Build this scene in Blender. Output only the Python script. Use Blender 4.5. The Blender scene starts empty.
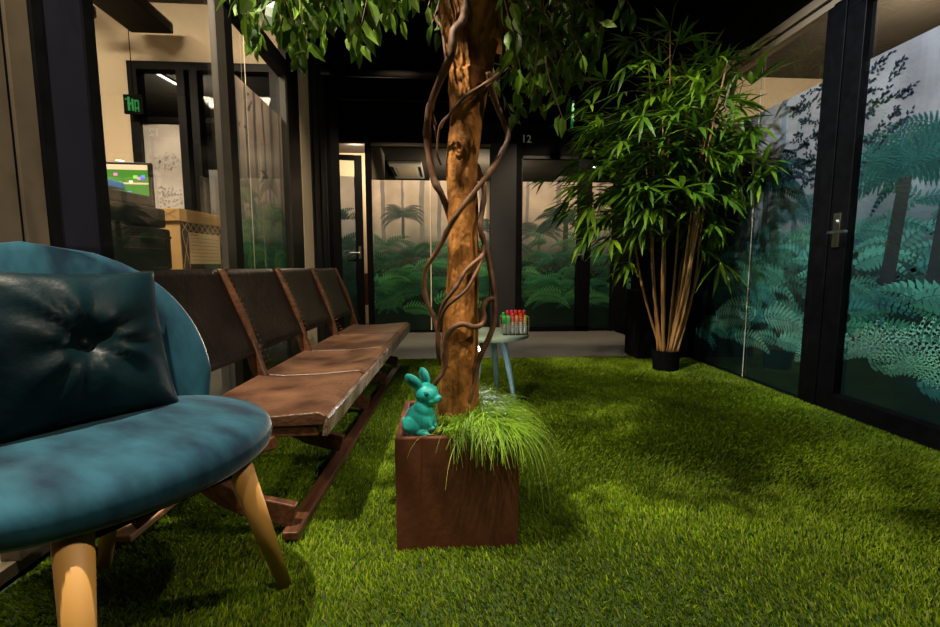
import bpy, bmesh, math, random
import numpy as np
from mathutils import Vector, Matrix, Euler, noise
R = math.radians
scn = bpy.context.scene
col = scn.collection
random.seed(7)

# ------------------------------------------------------------------ camera
FPX = 444.0
cam_rot = Euler((R(90-6.03), 0, R(-3.51)), 'XYZ')
cam_loc = Vector((0, 0, .85))
cd = bpy.data.cameras.new('camera'); cam = bpy.data.objects.new('camera', cd); col.objects.link(cam)
cam.location = cam_loc; cam.rotation_euler = cam_rot
cd.sensor_width = 36; cd.lens = 36*FPX/940; cd.clip_start = .02
scn.camera = cam
RM = cam_rot.to_matrix()
def at(px, py, Y):
    d = RM @ Vector(((px-470)/FPX, -(py-313.5)/FPX, -1))
    return cam_loc + d*(Y/d.y)

# ------------------------------------------------------------------ helpers
def link(o, parent=None):
    col.objects.link(o)
    if parent: o.parent = parent
    return o
def tag(o, label=None, cat=None, group=None, kind=None):
    if label: o['label'] = label
    if cat: o['category'] = cat
    if group: o['group'] = group
    if kind: o['kind'] = kind
    return o
def thing(name, label, cat, loc=(0,0,0), rz=0, group=None):
    o = bpy.data.objects.new(name, None); o.empty_display_size = .05
    link(o); o.location = loc; o.rotation_euler = (0,0,rz)
    return tag(o, label, cat, group)
def copy_tree(o, parent=None):
    c = o.copy(); col.objects.link(c)
    if parent: c.parent = parent
    for ch in list(o.children): copy_tree(ch, c)
    return c
class MB:
    """collects shapes for one mesh"""
    def __init__(s): s.v=[]; s.f=[]; s.c=[]; s.m=[]; s.cc=None; s.mi=0
    def add(s, vs, fs, c=None, mi=0):
        b=len(s.v); s.v += [tuple(v) for v in vs]; s.f += [tuple(i+b for i in f) for f in fs]
        s.c += [c]*len(fs); s.m += [mi]*len(fs)
    def box(s, x0,x1,y0,y1,z0,z1, M=None, mi=0):
        vs=[Vector((x,y,z)) for z in (z0,z1) for y in (y0,y1) for x in (x0,x1)]
        if M: vs=[M@v for v in vs]
        s.add(vs,[(0,2,3,1),(4,5,7,6),(0,1,5,4),(2,6,7,3),(0,4,6,2),(1,3,7,5)],mi=mi)
    def tube(s, pts, rad, n=10, caps=True, wob=0, mi=0, flat=1.0):
        pts=[Vector(p) for p in pts]; k=len(pts)
        if not hasattr(rad,'__len__'): rad=[rad]*k
        up=Vector((0,0,1)); prev=None; vs=[]
        for i,p in enumerate(pts):
            t=(pts[min(i+1,k-1)]-pts[max(i-1,0)])
            if t.length<1e-9: t=Vector((0,0,1))
            t.normalize()
            if prev is None:
                a=Vector((1,0,0)) if abs(t.x)<.9 else Vector((0,1,0))
                prev=(a-t*a.dot(t)).normalized()
            else:
                prev=(prev-t*prev.dot(t)).normalized()
            b=t.cross(prev)
            for j in range(n):
                an=2*math.pi*j/n
                r=rad[i]
                if wob:
                    q=p*9+Vector((math.cos(an),math.sin(an),0))*1.5
                    r*=1+wob*noise.noise(q)+wob*.6*noise.noise(q*2.7)
                vs.append(p+prev*math.cos(an)*r+b*math.sin(an)*r*flat)
        fs=[(i*n+j,i*n+(j+1)%n,(i+1)*n+(j+1)%n,(i+1)*n+j) for i in range(k-1) for j in range(n)]
        if caps: fs += [tuple(range(n))[::-1], tuple((k-1)*n+j for j in range(n))]
        s.add(vs,fs,mi=mi)
    def lathe(s, prof, n=32, c=(0,0,0), mi=0):
        vs=[(c[0]+r*math.cos(2*math.pi*j/n),c[1]+r*math.sin(2*math.pi*j/n),c[2]+z) for r,z in prof for j in range(n)]
        k=len(prof)
        fs=[(i*n+j,i*n+(j+1)%n,(i+1)*n+(j+1)%n,(i+1)*n+j) for i in range(k-1) for j in range(n)]
        fs += [tuple(range(n))[::-1], tuple((k-1)*n+j for j in range(n))]
        s.add(vs,fs,mi=mi)
    def prism(s, poly, d, M=None, mi=0):
        """poly in xz plane, extruded along y by d"""
        n=len(poly); vs=[Vector((x,0,z)) for x,z in poly]+[Vector((x,d,z)) for x,z in poly]
        if M: vs=[M@v for v in vs]
        s.add(vs,[tuple(range(n)),tuple(range(2*n-1,n-1,-1))]+[(i,i+n,(i+1)%n+n,(i+1)%n) for i in range(n)],mi=mi)
    def leaf(s, base, d, nrm, L, W, curl=.2, fold=.25, c=None, mi=0):
        d=Vector(d).normalized(); nrm=Vector(nrm); sd=d.cross(nrm)
        if sd.length<1e-5: sd=d.cross(Vector((.3,.5,.8)))
        sd.normalize(); nn=sd.cross(d).normalized(); base=Vector(base)
        P=lambda t,w: base+d*(L*t)+sd*(W*w)-nn*(curl*L*t*t)+nn*(abs(w)*W*fold)
        vs=[P(0,0),P(.25,.42),P(.25,-.42),P(.3,0),P(.6,.42),P(.6,-.42),P(.65,0),P(1,0)]
        s.add(vs,[(0,1,3),(0,3,2),(1,4,6,3),(3,6,5,2),(4,7,6),(6,7,5)],c,mi)
    def build(s, name, mat=None, parent=None, bevel=0, smooth=False, seg=2, sub=0, loc=None, weld=False):
        me=bpy.data.meshes.new(name); me.from_pydata(s.v,[],s.f)
        mats = mat if isinstance(mat,(list,tuple)) else [mat]
        for m in mats:
            if m: me.materials.append(m)
        if len(mats)>1: me.polygons.foreach_set('material_index', s.m)
        if any(c is not None for c in s.c):
            ca=me.color_attributes.new('Col','FLOAT_COLOR','CORNER')
            arr=np.empty((len(me.loops),4),np.float32); k=0
            for f,c in zip(s.f,s.c):
                cc=c or (.5,.5,.5)
                arr[k:k+len(f)]=(cc[0],cc[1],cc[2],1); k+=len(f)
            ca.data.foreach_set('color',arr.ravel())
        bm=bmesh.new(); bm.from_mesh(me)
        if weld: bmesh.ops.remove_doubles(bm,verts=bm.verts,dist=1e-5)
        if len(s.f)<20000 and not any(c is not None for c in s.c): bmesh.ops.recalc_face_normals(bm,faces=bm.faces)
        bm.to_mesh(me); bm.free()
        o=bpy.data.objects.new(name,me); link(o,parent)
        if loc: o.location=loc
        if bevel:
            b=o.modifiers.new('b','BEVEL'); b.width=bevel; b.segments=seg; b.limit_method='ANGLE'; b.angle_limit=R(40)
        if sub:
            b=o.modifiers.new('s','SUBSURF'); b.levels=sub; b.render_levels=sub
        if smooth:
            me.polygons.foreach_set('use_smooth',[True]*len(me.polygons))
            if smooth=='auto':
                me.polygons.foreach_set('use_smooth',[True]*len(me.polygons))
        return o
def boxo(name, b, mat, parent=None, bevel=0):
    m=MB(); m.box(*b); return m.build(name,mat,parent,bevel=bevel)
def catmull(P, n=8):
    P=[Vector(p) for p in P]; Q=[P[0]*2-P[1]]+P+[P[-1]*2-P[-2]]; out=[]
    for i in range(1,len(Q)-2):
        a,b,c,d=Q[i-1],Q[i],Q[i+1],Q[i+2]
        for k in range(n):
            t=k/n
            out.append(.5*((2*b)+(c-a)*t+(2*a-5*b+4*c-d)*t*t+(3*b-a-3*c+d)*t**3))
    out.append(P[-1]); return out

# ------------------------------------------------------------------ materials
def mat(name, c1, rough=.5, c2=None, scale=8, metal=0, bump=0, bscale=None, sheen=0, coat=0, emit=None, estr=0, stretch=None, detail=6, lo=.35, hi=.65, spec=None, trans=0):
    m=bpy.data.materials.new(name); m.use_nodes=True; nt=m.node_tree; N=nt.nodes; L=nt.links
    b=N['Principled BSDF']; b.inputs['Base Color'].default_value=(*c1,1); b.inputs['Roughness'].default_value=rough
    b.inputs['Metallic'].default_value=metal
    if spec is not None: b.inputs['Specular IOR Level'].default_value=spec
    if sheen: b.inputs['Sheen Weight'].default_value=sheen; b.inputs['Sheen Roughness'].default_value=.35
    if coat: b.inputs['Coat Weight'].default_value=coat
    if emit: b.inputs['Emission Color'].default_value=(*emit,1); b.inputs['Emission Strength'].default_value=estr
    tc=N.new('ShaderNodeTexCoord'); mp=N.new('ShaderNodeMapping'); L.new(tc.outputs['Object'],mp.inputs[0])
    if stretch: mp.inputs['Scale'].default_value=stretch
    nz=N.new('ShaderNodeTexNoise'); nz.inputs['Scale'].default_value=scale; nz.inputs['Detail'].default_value=detail
    L.new(mp.outputs[0],nz.inputs['Vector'])
    if c2:
        r=N.new('ShaderNodeValToRGB'); r.color_ramp.elements[0].color=(*c1,1); r.color_ramp.elements[1].color=(*c2,1)
        r.color_ramp.elements[0].position=lo; r.color_ramp.elements[1].position=hi
        L.new(nz.outputs['Fac'],r.inputs[0]); L.new(r.outputs[0],b.inputs['Base Color'])
    if bump:
        nb=nz
        if bscale:
            nb=N.new('ShaderNodeTexNoise'); nb.inputs['Scale'].default_value=bscale; nb.inputs['Detail'].default_value=6
            L.new(mp.outputs[0],nb.inputs['Vector'])
        bp=N.new('ShaderNodeBump'); bp.inputs['Strength'].default_value=bump; bp.inputs['Distance'].default_value=.01
        L.new(nb.outputs['Fac'],bp.inputs['Height']); L.new(bp.outputs[0],b.inputs['Normal'])
    if trans:
        # thin leaf: a translucent share
        tr=N.new('ShaderNodeBsdfTranslucent'); mx=N.new('ShaderNodeMixShader'); mx.inputs[0].default_value=trans
        tr.inputs[0].default_value=(*[min(1,x*1.6) for x in (c2 or c1)],1)
        out=N['Material Output']; L.new(b.outputs[0],mx.inputs[1]); L.new(tr.outputs[0],mx.inputs[2]); L.new(mx.outputs[0],out.inputs[0])
    return m
def glassmat(name, tint=(.93,.97,.95), refl=.9):
    m=bpy.data.materials.new(name); m.use_nodes=True; nt=m.node_tree; N=nt.nodes; L=nt.links
    N.remove(N['Principled BSDF'])
    t=N.new('ShaderNodeBsdfTransparent'); t.inputs[0].default_value=(*tint,1)
    g=N.new('ShaderNodeBsdfGlossy'); g.inputs['Roughness'].default_value=.01
    fr=N.new('ShaderNodeFresnel'); fr.inputs[0].default_value=1.45
    mu=N.new('ShaderNodeMath'); mu.operation='MULTIPLY'; mu.inputs[1].default_value=refl
    mx=N.new('ShaderNodeMixShader'); L.new(fr.outputs[0],mu.inputs[0]); L.new(mu.outputs[0],mx.inputs[0])
    L.new(t.outputs[0],mx.inputs[1]); L.new(g.outputs[0],mx.inputs[2]); L.new(mx.outputs[0],N['Material Output'].inputs[0])
    return m
def attrmat(name, rough=.5, scale=3, amt=.3, trans=0, spec=.5, bump=0):
    m=bpy.data.materials.new(name); m.use_nodes=True; nt=m.node_tree; N=nt.nodes; L=nt.links
    b=N['Principled BSDF']; b.inputs['Roughness'].default_value=rough; b.inputs['Specular IOR Level'].default_value=spec
    a=N.new('ShaderNodeAttribute'); a.attribute_name='Col'
    tc=N.new('ShaderNodeTexCoord'); nz=N.new('ShaderNodeTexNoise'); nz.inputs['Scale'].default_value=scale; nz.inputs['Detail'].default_value=8
    L.new(tc.outputs['Object'],nz.inputs['Vector'])
    mr=N.new('ShaderNodeMapRange'); mr.inputs[1].default_value=.3; mr.inputs[2].default_value=.7; mr.inputs[3].default_value=1-amt; mr.inputs[4].default_value=1+amt
    L.new(nz.outputs['Fac'],mr.inputs[0])
    vm=N.new('ShaderNodeVectorMath'); vm.operation='SCALE'; L.new(a.outputs['Color'],vm.inputs[0]); L.new(mr.outputs[0],vm.inputs['Scale'])
    L.new(vm.outputs[0],b.inputs['Base Color'])
    if trans:
        tr=N.new('ShaderNodeBsdfTranslucent'); mx=N.new('ShaderNodeMixShader'); mx.inputs[0].default_value=trans
        L.new(vm.outputs[0],tr.inputs[0]); L.new(b.outputs[0],mx.inputs[1]); L.new(tr.outputs[0],mx.inputs[2]); L.new(mx.outputs[0],N['Material Output'].inputs[0])
    return m
M={}
M['black']=mat('black metal',(.003,.003,.0035),.4,(.005,.005,.006),20,spec=.12)
M['blackmatte']=mat('black paint',(.004,.004,.005),.9,(.006,.006,.006),10,spec=.05)
M['navy']=mat('navy panel',(.012,.012,.022),.5,(.016,.015,.028),4,spec=.2)
M['bronze']=mat('bronze frame',(.085,.062,.04),.5,(.12,.09,.06),6,spec=.3)
M['greyframe']=mat('grey metal frame',(.04,.037,.03),.5,(.05,.046,.04),6,spec=.3)
M['dkgrey']=mat('charcoal panel',(.016,.017,.018),.6,(.021,.021,.022),3,spec=.2)
M['taupe']=mat('taupe metal',(.3,.23,.16),.5,(.34,.26,.18),5)
M['cream']=mat('cream paint',(.62,.5,.36),.8,(.66,.54,.39),2)
M['white']=mat('white laminate',(.62,.58,.5),.5,(.66,.62,.54),5)
M['silver']=mat('brushed steel',(.62,.62,.6),.28,(.7,.7,.68),40,metal=1)
M['carpetgrey']=mat('grey carpet',(.11,.105,.095),.95,(.2,.19,.17),180,bump=.6,bscale=250)
M['carpetbeige']=mat('beige carpet',(.3,.24,.17),.95,(.45,.37,.28),160,bump=.6,bscale=200)
M['turfbase']=mat('turf backing',(.012,.03,.004),.95,(.03,.06,.006),60)
M['turf']=attrmat('turf blades',.55,2.2,.45,.25,spec=.15)
M['print']=attrmat('forest print',.42,5,.16,spec=.35)
M['glass']=glassmat('window glass',(.97,.985,.98),.22)
M['clear']=glassmat('clear plastic',(.93,.96,.95),1)
M['seal']=mat('pale silicone joint',(.75,.68,.52),.4)
M['velvet']=mat('teal velvet',(.0015,.016,.034),.8,(.015,.078,.118),4.5,sheen=.3,stretch=(1,2.6,1),lo=.36,hi=.68,bump=.12,bscale=30,spec=.12)
M['velvetdark']=mat('midnight velvet',(.0004,.004,.006),.42,(.002,.014,.02),6,sheen=.05,bump=.6,bscale=9,spec=.1)
M['beech']=mat('beech wood',(.46,.24,.06),.5,(.54,.29,.08),3,stretch=(6,6,1))
M['leather']=mat('brown leather',(.045,.018,.010),.36,(.14,.068,.036),5,bump=.35,bscale=60,lo=.35,hi=.65)
M['leatherdk']=mat('dark leather',(.003,.002,.0017),.42,(.011,.007,.005),4,bump=.4,bscale=26,lo=.35,hi=.7,spec=.22)
M['oldwood']=mat('stained old wood',(.045,.016,.007),.4,(.12,.045,.018),5,stretch=(10,1,10),bump=.2,bscale=30)
M['ltwood']=mat('worn wood',(.3,.14,.06),.55,(.42,.22,.1),6,stretch=(10,1,10))
M['edge']=mat('leather edge with painted glare',(.10,.055,.035),.27,(.26,.19,.15),9,bump=.5,bscale=50,lo=.35,hi=.65)  # glare along the seat fronts is put into this lighter colour
M['brass']=mat('brass studs',(.22,.12,.04),.4,metal=1)
M['terra']=mat('oxblood planter paint',(.10,.030,.014),.5,(.14,.045,.022),6,bump=.15,bscale=40)
M['soil']=mat('soil',(.025,.013,.007),.95,(.08,.04,.02),40,bump=1,bscale=60)
M['bark']=mat('tawny bark',(.09,.032,.008),.8,(.45,.19,.045),12,bump=1.0,bscale=34,stretch=(1.3,1.3,.8),lo=.32,hi=.6,spec=.2)
M['vine']=mat('brown liana bark',(.045,.018,.008),.65,(.2,.09,.04),16,bump=.6,bscale=40,stretch=(1,1,.4))
M['twig']=mat('twig bark',(.1,.045,.02),.7,(.18,.09,.04),20)
M['ficus']=attrmat('ficus leaves',.42,14,.3,.28,spec=.28)
M['bamboo']=attrmat('bamboo leaves',.42,6,.3,.3,spec=.3)
M['culm']=mat('bamboo culm',(.42,.2,.06),.45,(.6,.33,.12),8,stretch=(1,1,.25))
M['teal']=mat('turquoise glaze',(.02,.46,.43),.42,(.04,.58,.54),10,bump=.12,bscale=50)
M['tabletop']=mat('sage tabletop',(.2,.27,.21),.4,(.24,.31,.25),6)
M['tableleg']=mat('pale blue enamel',(.35,.58,.66),.35,(.3,.48,.55),6)
M['card']=mat('kraft cardboard',(.5,.3,.11),.8,(.56,.35,.14),5)
M['carddark']=mat('dark printed cardboard',(.03,.028,.026),.6)
M['label']=mat('paper label',(.72,.55,.33),.7)
M['plastic']=mat('black plastic',(.004,.004,.0045),.4,(.007,.007,.008),30,spec=.25)
M['blue']=mat('blue packet',(.015,.28,.85),.4)
M['led']=mat('lamp diffuser',(1,1,1),.5,emit=(1,.93,.8),estr=12)
M['ledsoft']=mat('tube lamp',(1,1,1),.5,emit=(1,.95,.85),estr=4)
M['exit']=mat('lit green sign',(.0,.1,.02),.5,emit=(.0,.6,.12),estr=.22)
M['greenscreen']=mat('lit screen green',(.02,.1,.01),.3,emit=(.07,.2,.025),estr=1)
M['ceil']=mat('black ceiling',(.004,.0035,.003),.9,(.007,.006,.005),3,spec=.05)
M['ceilroom']=mat('dark room ceiling',(.02,.016,.012),.85,(.035,.028,.02),2)
M['duct']=mat('dark duct',(.004,.0035,.003),.6,(.007,.006,.005),6,spec=.1)

# ------------------------------------------------------------------ the setting
def struct(name,b,m,bevel=0):
    o=boxo(name,b,m,bevel=bevel); o['kind']='structure'; return o
LX=-1.16; RX=2.265; GY=3.95; BY=5.74
struct('floor',(-5,6,-2.5,10,-.08,-.02),M['blackmatte'])
struct('floor_carpet',(LX-.5,2.62,GY,BY+.06,-.02,0),M['carpetgrey'])
struct('floor_turf',(LX,RX,-2.5,GY,-.02,.004),M['turfbase'])
struct('floor_office',(-4.4,LX,-2.5,3.85,-.02,0),M['carpetbeige'])
struct('floor_backroom',(-5,5.5,BY+.06,10,-.02,0),M['carpetgrey'])
struct('floor_sideroom',(RX,5.5,-2.5,BY+.06,-.02,0),M['carpetgrey'])
# ceilings: corrugated black deck over the hall
mb=MB()
x=-1.7
while x<2.7:
    mb.prism([(x,3.3),(x+.03,3.26),(x+.09,3.26),(x+.12,3.3),(x+.16,3.3),(x+.16,3.34),(x,3.34)],8.3,Matrix.Translation((0,-2.4,0))); x+=.16
mb.build('ceiling',M['ceil'])['kind']='structure'
struct('ceiling_office',(-4.4,LX-.06,-2.5,3.84,2.9,2.96),M['ceilroom'])
struct('ceiling_backroom',(-5,5.5,BY+.1,10,2.6,2.66),M['ceilroom'])
struct('ceiling_sideroom',(RX+.06,5.5,-2.5,4.4,2.7,2.76),M['ceilroom'])
# outer walls
struct('wall_front',(-5,6,-2.56,-2.5,0,3.4),M['dkgrey'])
struct('wall_far',(-5,5.5,10,10.06,0,3.4),M['dkgrey'])
struct('wall_office_left',(-4.46,-4.4,-2.5,6,0,3.4),M['cream'])
struct('wall_side_right',(5.5,5.56,-2.5,10,0,3.4),M['cream'])
struct('wall_side_back',(RX+.06,5.5,4.4,4.46,0,2.7),M['cream'])
# office back wall with a black framed opening
mb=MB(); WY=3.85
mb.box(-4.4,-2.47,WY,WY+.08,0,3.3); mb.box(-2.47,-1.3,WY,WY+.08,2.46,3.3); mb.box(-1.3,-1.15,WY-.01,WY+.25,0,3.3)
mb.build('wall_office_back',M['cream'])['kind']='structure'
mb=MB()
mb.box(-2.47,-2.40,WY-.02,WY+.08,0,2.46); mb.box(-2.40,-1.3,WY-.02,WY+.08,2.40,2.46)
mb.box(-2.10,-2.04,WY-.02,WY+.08,0,2.40); mb.box(-2.0,-1.94,WY-.02,WY+.08,0,2.40); mb.box(-1.38,-1.3,WY-.02,WY+.08,0,2.40)
mb.build('trim_1',M['black'])['kind']='structure'
boxo('window_1',(-2.40,-2.10,WY+.02,WY+.03,0,2.40),M['glass'])['kind']='structure'
boxo('window_2',(-1.94,-1.38,WY+.02,WY+.03,0,2.40),M['glass'])['kind']='structure'
# dark room past the office
struct('wall_dark_room',(-5,-1.7,6.4,6.46,0,3.3),M['dkgrey'])
struct('ceiling_dark_room',(-4.4,-1.75,WY+.08,6.4,2.75,2.8),M['ceilroom'])
struct('floor_dark_room',(-4.4,-1.7,WY+.08,BY,-.02,0),M['carpetgrey'])
# hall left: dark panelling then a step outward
mb=MB(); mb.box(LX-.08,LX,4.1,5.05,0,3.3)
for y in (4.2,4.42,4.6): mb.box(LX,LX+.012,y,y+.03,0,3.3)
mb.build('wall_left_panel',M['dkgrey'])['kind']='structure'
struct('trim_2',(LX-.06,LX+.04,4.7,5.09,0,3.3),M['blackmatte'])
struct('wall_left_return',(-1.75,LX-.02,5.0,5.09,0,3.3),M['blackmatte'])
struct('wall_left_back',(-1.75,-1.7,5.09,BY+.1,0,3.3),M['dkgrey'])
struct('wall_right_back',(2.62,2.68,4.46,BY+.1,0,3.3),M['dkgrey'])
struct('wall_right_column',(1.93,RX+.06,3.86,4.46,0,3.3),M['blackmatte'])
struct('wall_right_link',(RX+.06,2.68,4.46,4.52,0,3.3),M['blackmatte'])

# left glass wall frame
mb=MB()
mb.box(LX-.05,LX+.02,1.392,1.426,0,3.3); mb.box(LX-.05,LX+.02,1.582,1.629,0,3.3)
mb.box(LX-.05,LX+.005,3.56,3.83,0,3.3)
mb.box(LX-.03,LX+.002,2.6,2.69,0,3.3)
mb.box(LX-.05,LX+.02,1.6,3.6,2.25,2.36)
mb.build('trim_3',M['black'])['kind']='structure'
struct('trim_4',(LX-.06,LX+.012,1.42,1.59,0,3.3),M['navy'])
mb=MB(); mb.box(LX-.03,LX+.003,2.5,2.598,0,3.3); mb.box(LX-.03,LX+.012,3.5,3.512,0,2.25); mb.box(LX-.03,LX+.012,3.53,3.542,0,2.25)
mb.build('trim_5',M['greyframe'])['kind']='structure'
mb=MB(); mb.box(LX-.04,LX+.012,1.629,3.56,0,.04)
mb.build('trim_6',M['greyframe'])['kind']='structure'
# bronze sliding door at the near left
d=MB(); d.box(LX-.04,LX+.012,1.32,1.39,0,3.3); d.box(LX-.04,LX+.0,.2,1.32,.0,.055); d.box(LX-.06,LX+.0,.2,1.39,0,.02); d.box(LX-.04,LX+.012,1.2,1.305,.055,3.3)
dd=d.build('door_1',M['bronze'],bevel=.002); dd['kind']='structure'
mb=MB(); mb.box(LX-.03,LX+.004,1.305,1.32,.056,3.3); mb.build('door_seal',M['blackmatte'],dd)
boxo('door_glass',(LX-.022,LX-.014,.2,1.2,.055,2.6),M['glass'],dd)
boxo('window_3',(LX-.022,LX-.012,1.629,2.48,.04,3.2),M['glass'])['kind']='structure'
boxo('window_4',(LX-.022,LX-.012,2.69,3.56,.04,3.2),M['glass'])['kind']='structure'
struct('trim_7',(LX-.0125,LX-.0105,2.865,2.871,.04,2.25),M['seal'])

# right glass wall
mb=MB(); mb.box(RX-.02,RX+.09,2.5,2.62,0,2.33); mb.box(RX-.035,RX+.09,2.475,2.56,0,2.33)
mb.box(RX-.02,RX+.05,2.6,3.86,0,.022)
mb.build('trim_8',M['black'],bevel=.003)['kind']='structure'
mb=MB(); mb.box(RX-.02,RX+.05,-2.4,3.86,2.33,2.37); mb.box(RX-.03,RX+.05,-2.4,3.86,2.385,2.44)
mb.build('trim_9',M['taupe'])['kind']='structure'
struct('trim_10',(RX-.01,RX+.04,-2.4,3.86,2.369,2.386),M['blackmatte'])
struct('wall_right_upper',(RX,RX+.06,-2.4,3.86,2.44,3.3),M['blackmatte'])
boxo('window_5',(RX+.0,RX+.01,2.6,3.86,.022,2.33),M['glass'])['kind']='structure'
struct('trim_11',(RX-.002,RX-.0005,3.165,3.172,.022,2.33),M['seal'])
d=MB(); d.box(RX-.03,RX+.03,1.2,2.472,.01,.12); d.box(RX-.03,RX+.03,2.36,2.472,0.12,2.25); d.box(RX-.03,RX+.03,1.2,1.3,.12,2.25); d.box(RX-.03,RX+.03,1.2,2.472,2.25,2.325)
dr=d.build('door_2',M['black'],bevel=.003); dr['kind']='structure'
boxo('door_glass',(RX-.003,RX+.007,1.3,2.36,.12,2.25),M['glass'],dr)
h=MB(); h.box(RX-.042,RX-.03,2.395,2.44,.96,1.15); h.tube([(RX-.04,2.42,1.04),(RX-.085,2.42,1.04),(RX-.09,2.41,1.04),(RX-.09,2.30,1.04)],.009,10)
h.tube([(RX-.04,2.42,1.10),(RX-.052,2.42,1.10)],.012,12)
h.build('door_handle',M['silver'],dr,smooth=False,bevel=.001)
struct('wall_right_near',(RX,RX+.06,-2.5,1.2,0,2.35),M['black'])

# back wall
mb=MB()
mb.box(-1.7,2.62,BY-.02,BY+.08,2.37,3.3)
mb.box(-.95,-.88,BY-.02,BY+.06,0,2.37)
mb.box(-1.7,-1.36,BY-.02,BY+.06,0,2.37)
mb.box(.93,1.0,BY-.06,BY+.06,0,2.4); mb.box(2.21,2.41,BY-.03,BY+.06,0,2.37); mb.box(2.57,2.62,BY-.03,BY+.06,0,2.37)
mb.box(-.88,.61,BY-.01,BY+.05,0,.03); mb.box(1.0,2.21,BY-.01,BY+.05,0,.04); mb.box(1.0,2.21,BY-.01,BY+.05,2.24,2.37)
mb.box(2.41,2.57,BY-.01,BY+.05,0,.08); mb.box(2.41,2.57,BY-.01,BY+.05,.75,2.37)
mb.build('wall_back',M['blackmatte'])['kind']='structure'
struct('trim_12',(.607,.93,BY-.08,BY+.06,0,2.37),M['dkgrey'])
struct('trim_13',(-.88,.607,BY-.03,BY+.05,2.33,2.37),M['bronze'])
struct('trim_14',(-1.36,-.95,BY-.03,BY+.05,2.35,2.38),M['bronze'])
boxo('window_6',(-.88,.607,BY+.01,BY+.02,.03,2.33),M['glass'])['kind']='structure'
struct('trim_15',(-.155,-.143,BY+.005,BY+.024,.03,2.33),M['seal'])
boxo('window_7',(1.92,2.21,BY+.01,BY+.02,.04,2.24),M['glass'])['kind']='structure'
boxo('window_8',(2.41,2.57,BY+.01,BY+.02,.08,.75),M['glass'])['kind']='structure'
d=MB(); d.box(1.0,1.02,BY-.03,BY+.03,0,2.24); d.box(1.74,1.92,BY-.03,BY+.03,0,2.24); d.box(1.0,1.92,BY-.03,BY+.03,.01,.07); d.box(1.0,1.92,BY-.03,BY+.03,2.2,2.24)
db=d.build('door_3',M['black'],bevel=.003); db['kind']='structure'
boxo('door_glass',(1.02,1.74,BY+.0,BY+.01,.07,2.2),M['glass'],db)
h=MB(); h.box(1.79,1.825,BY-.045,BY-.03,.93,1.1); h.tube([(1.807,BY-.04,1.0),(1.807,BY-.09,1.0),(1.7,BY-.09,1.0)],.01,8)
h.build('door_handle',M['silver'],db)
# door standing ajar at back left (hinged left)
d=MB(); W=.38
d.box(0,.03,-.02,.02,0,2.2); d.box(W-.09,W,-.02,.02,0,2.2); d.box(.03,W-.09,-.02,.02,0,.06); d.box(.03,W-.09,-.02,.02,2.14,2.2)
da=d.build('door_4',M['black'],bevel=.003); da['kind']='structure'; da.location=(-1.36,BY-.1,0); da.rotation_euler=(0,0,R(5))
boxo('door_glass',(.03,W-.09,-.003,.003,.06,2.14),M['glass'],da)
h=MB(); h.box(W-.06,W-.03,-.035,-.02,.95,1.1); h.tube([(W-.045,-.03,1.02),(W-.045,-.08,1.02),(W-.16,-.08,1.02)],.009,8)
h.build('door_handle',M['silver'],da)
struct('wall_corridor',(-1.75,-.9,7.2,7.26,0,2.6),M['cream'])
struct('wall_backroom_divider',(-.95,-.90,BY+.1,7.2,0,2.6),M['cream'])

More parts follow.
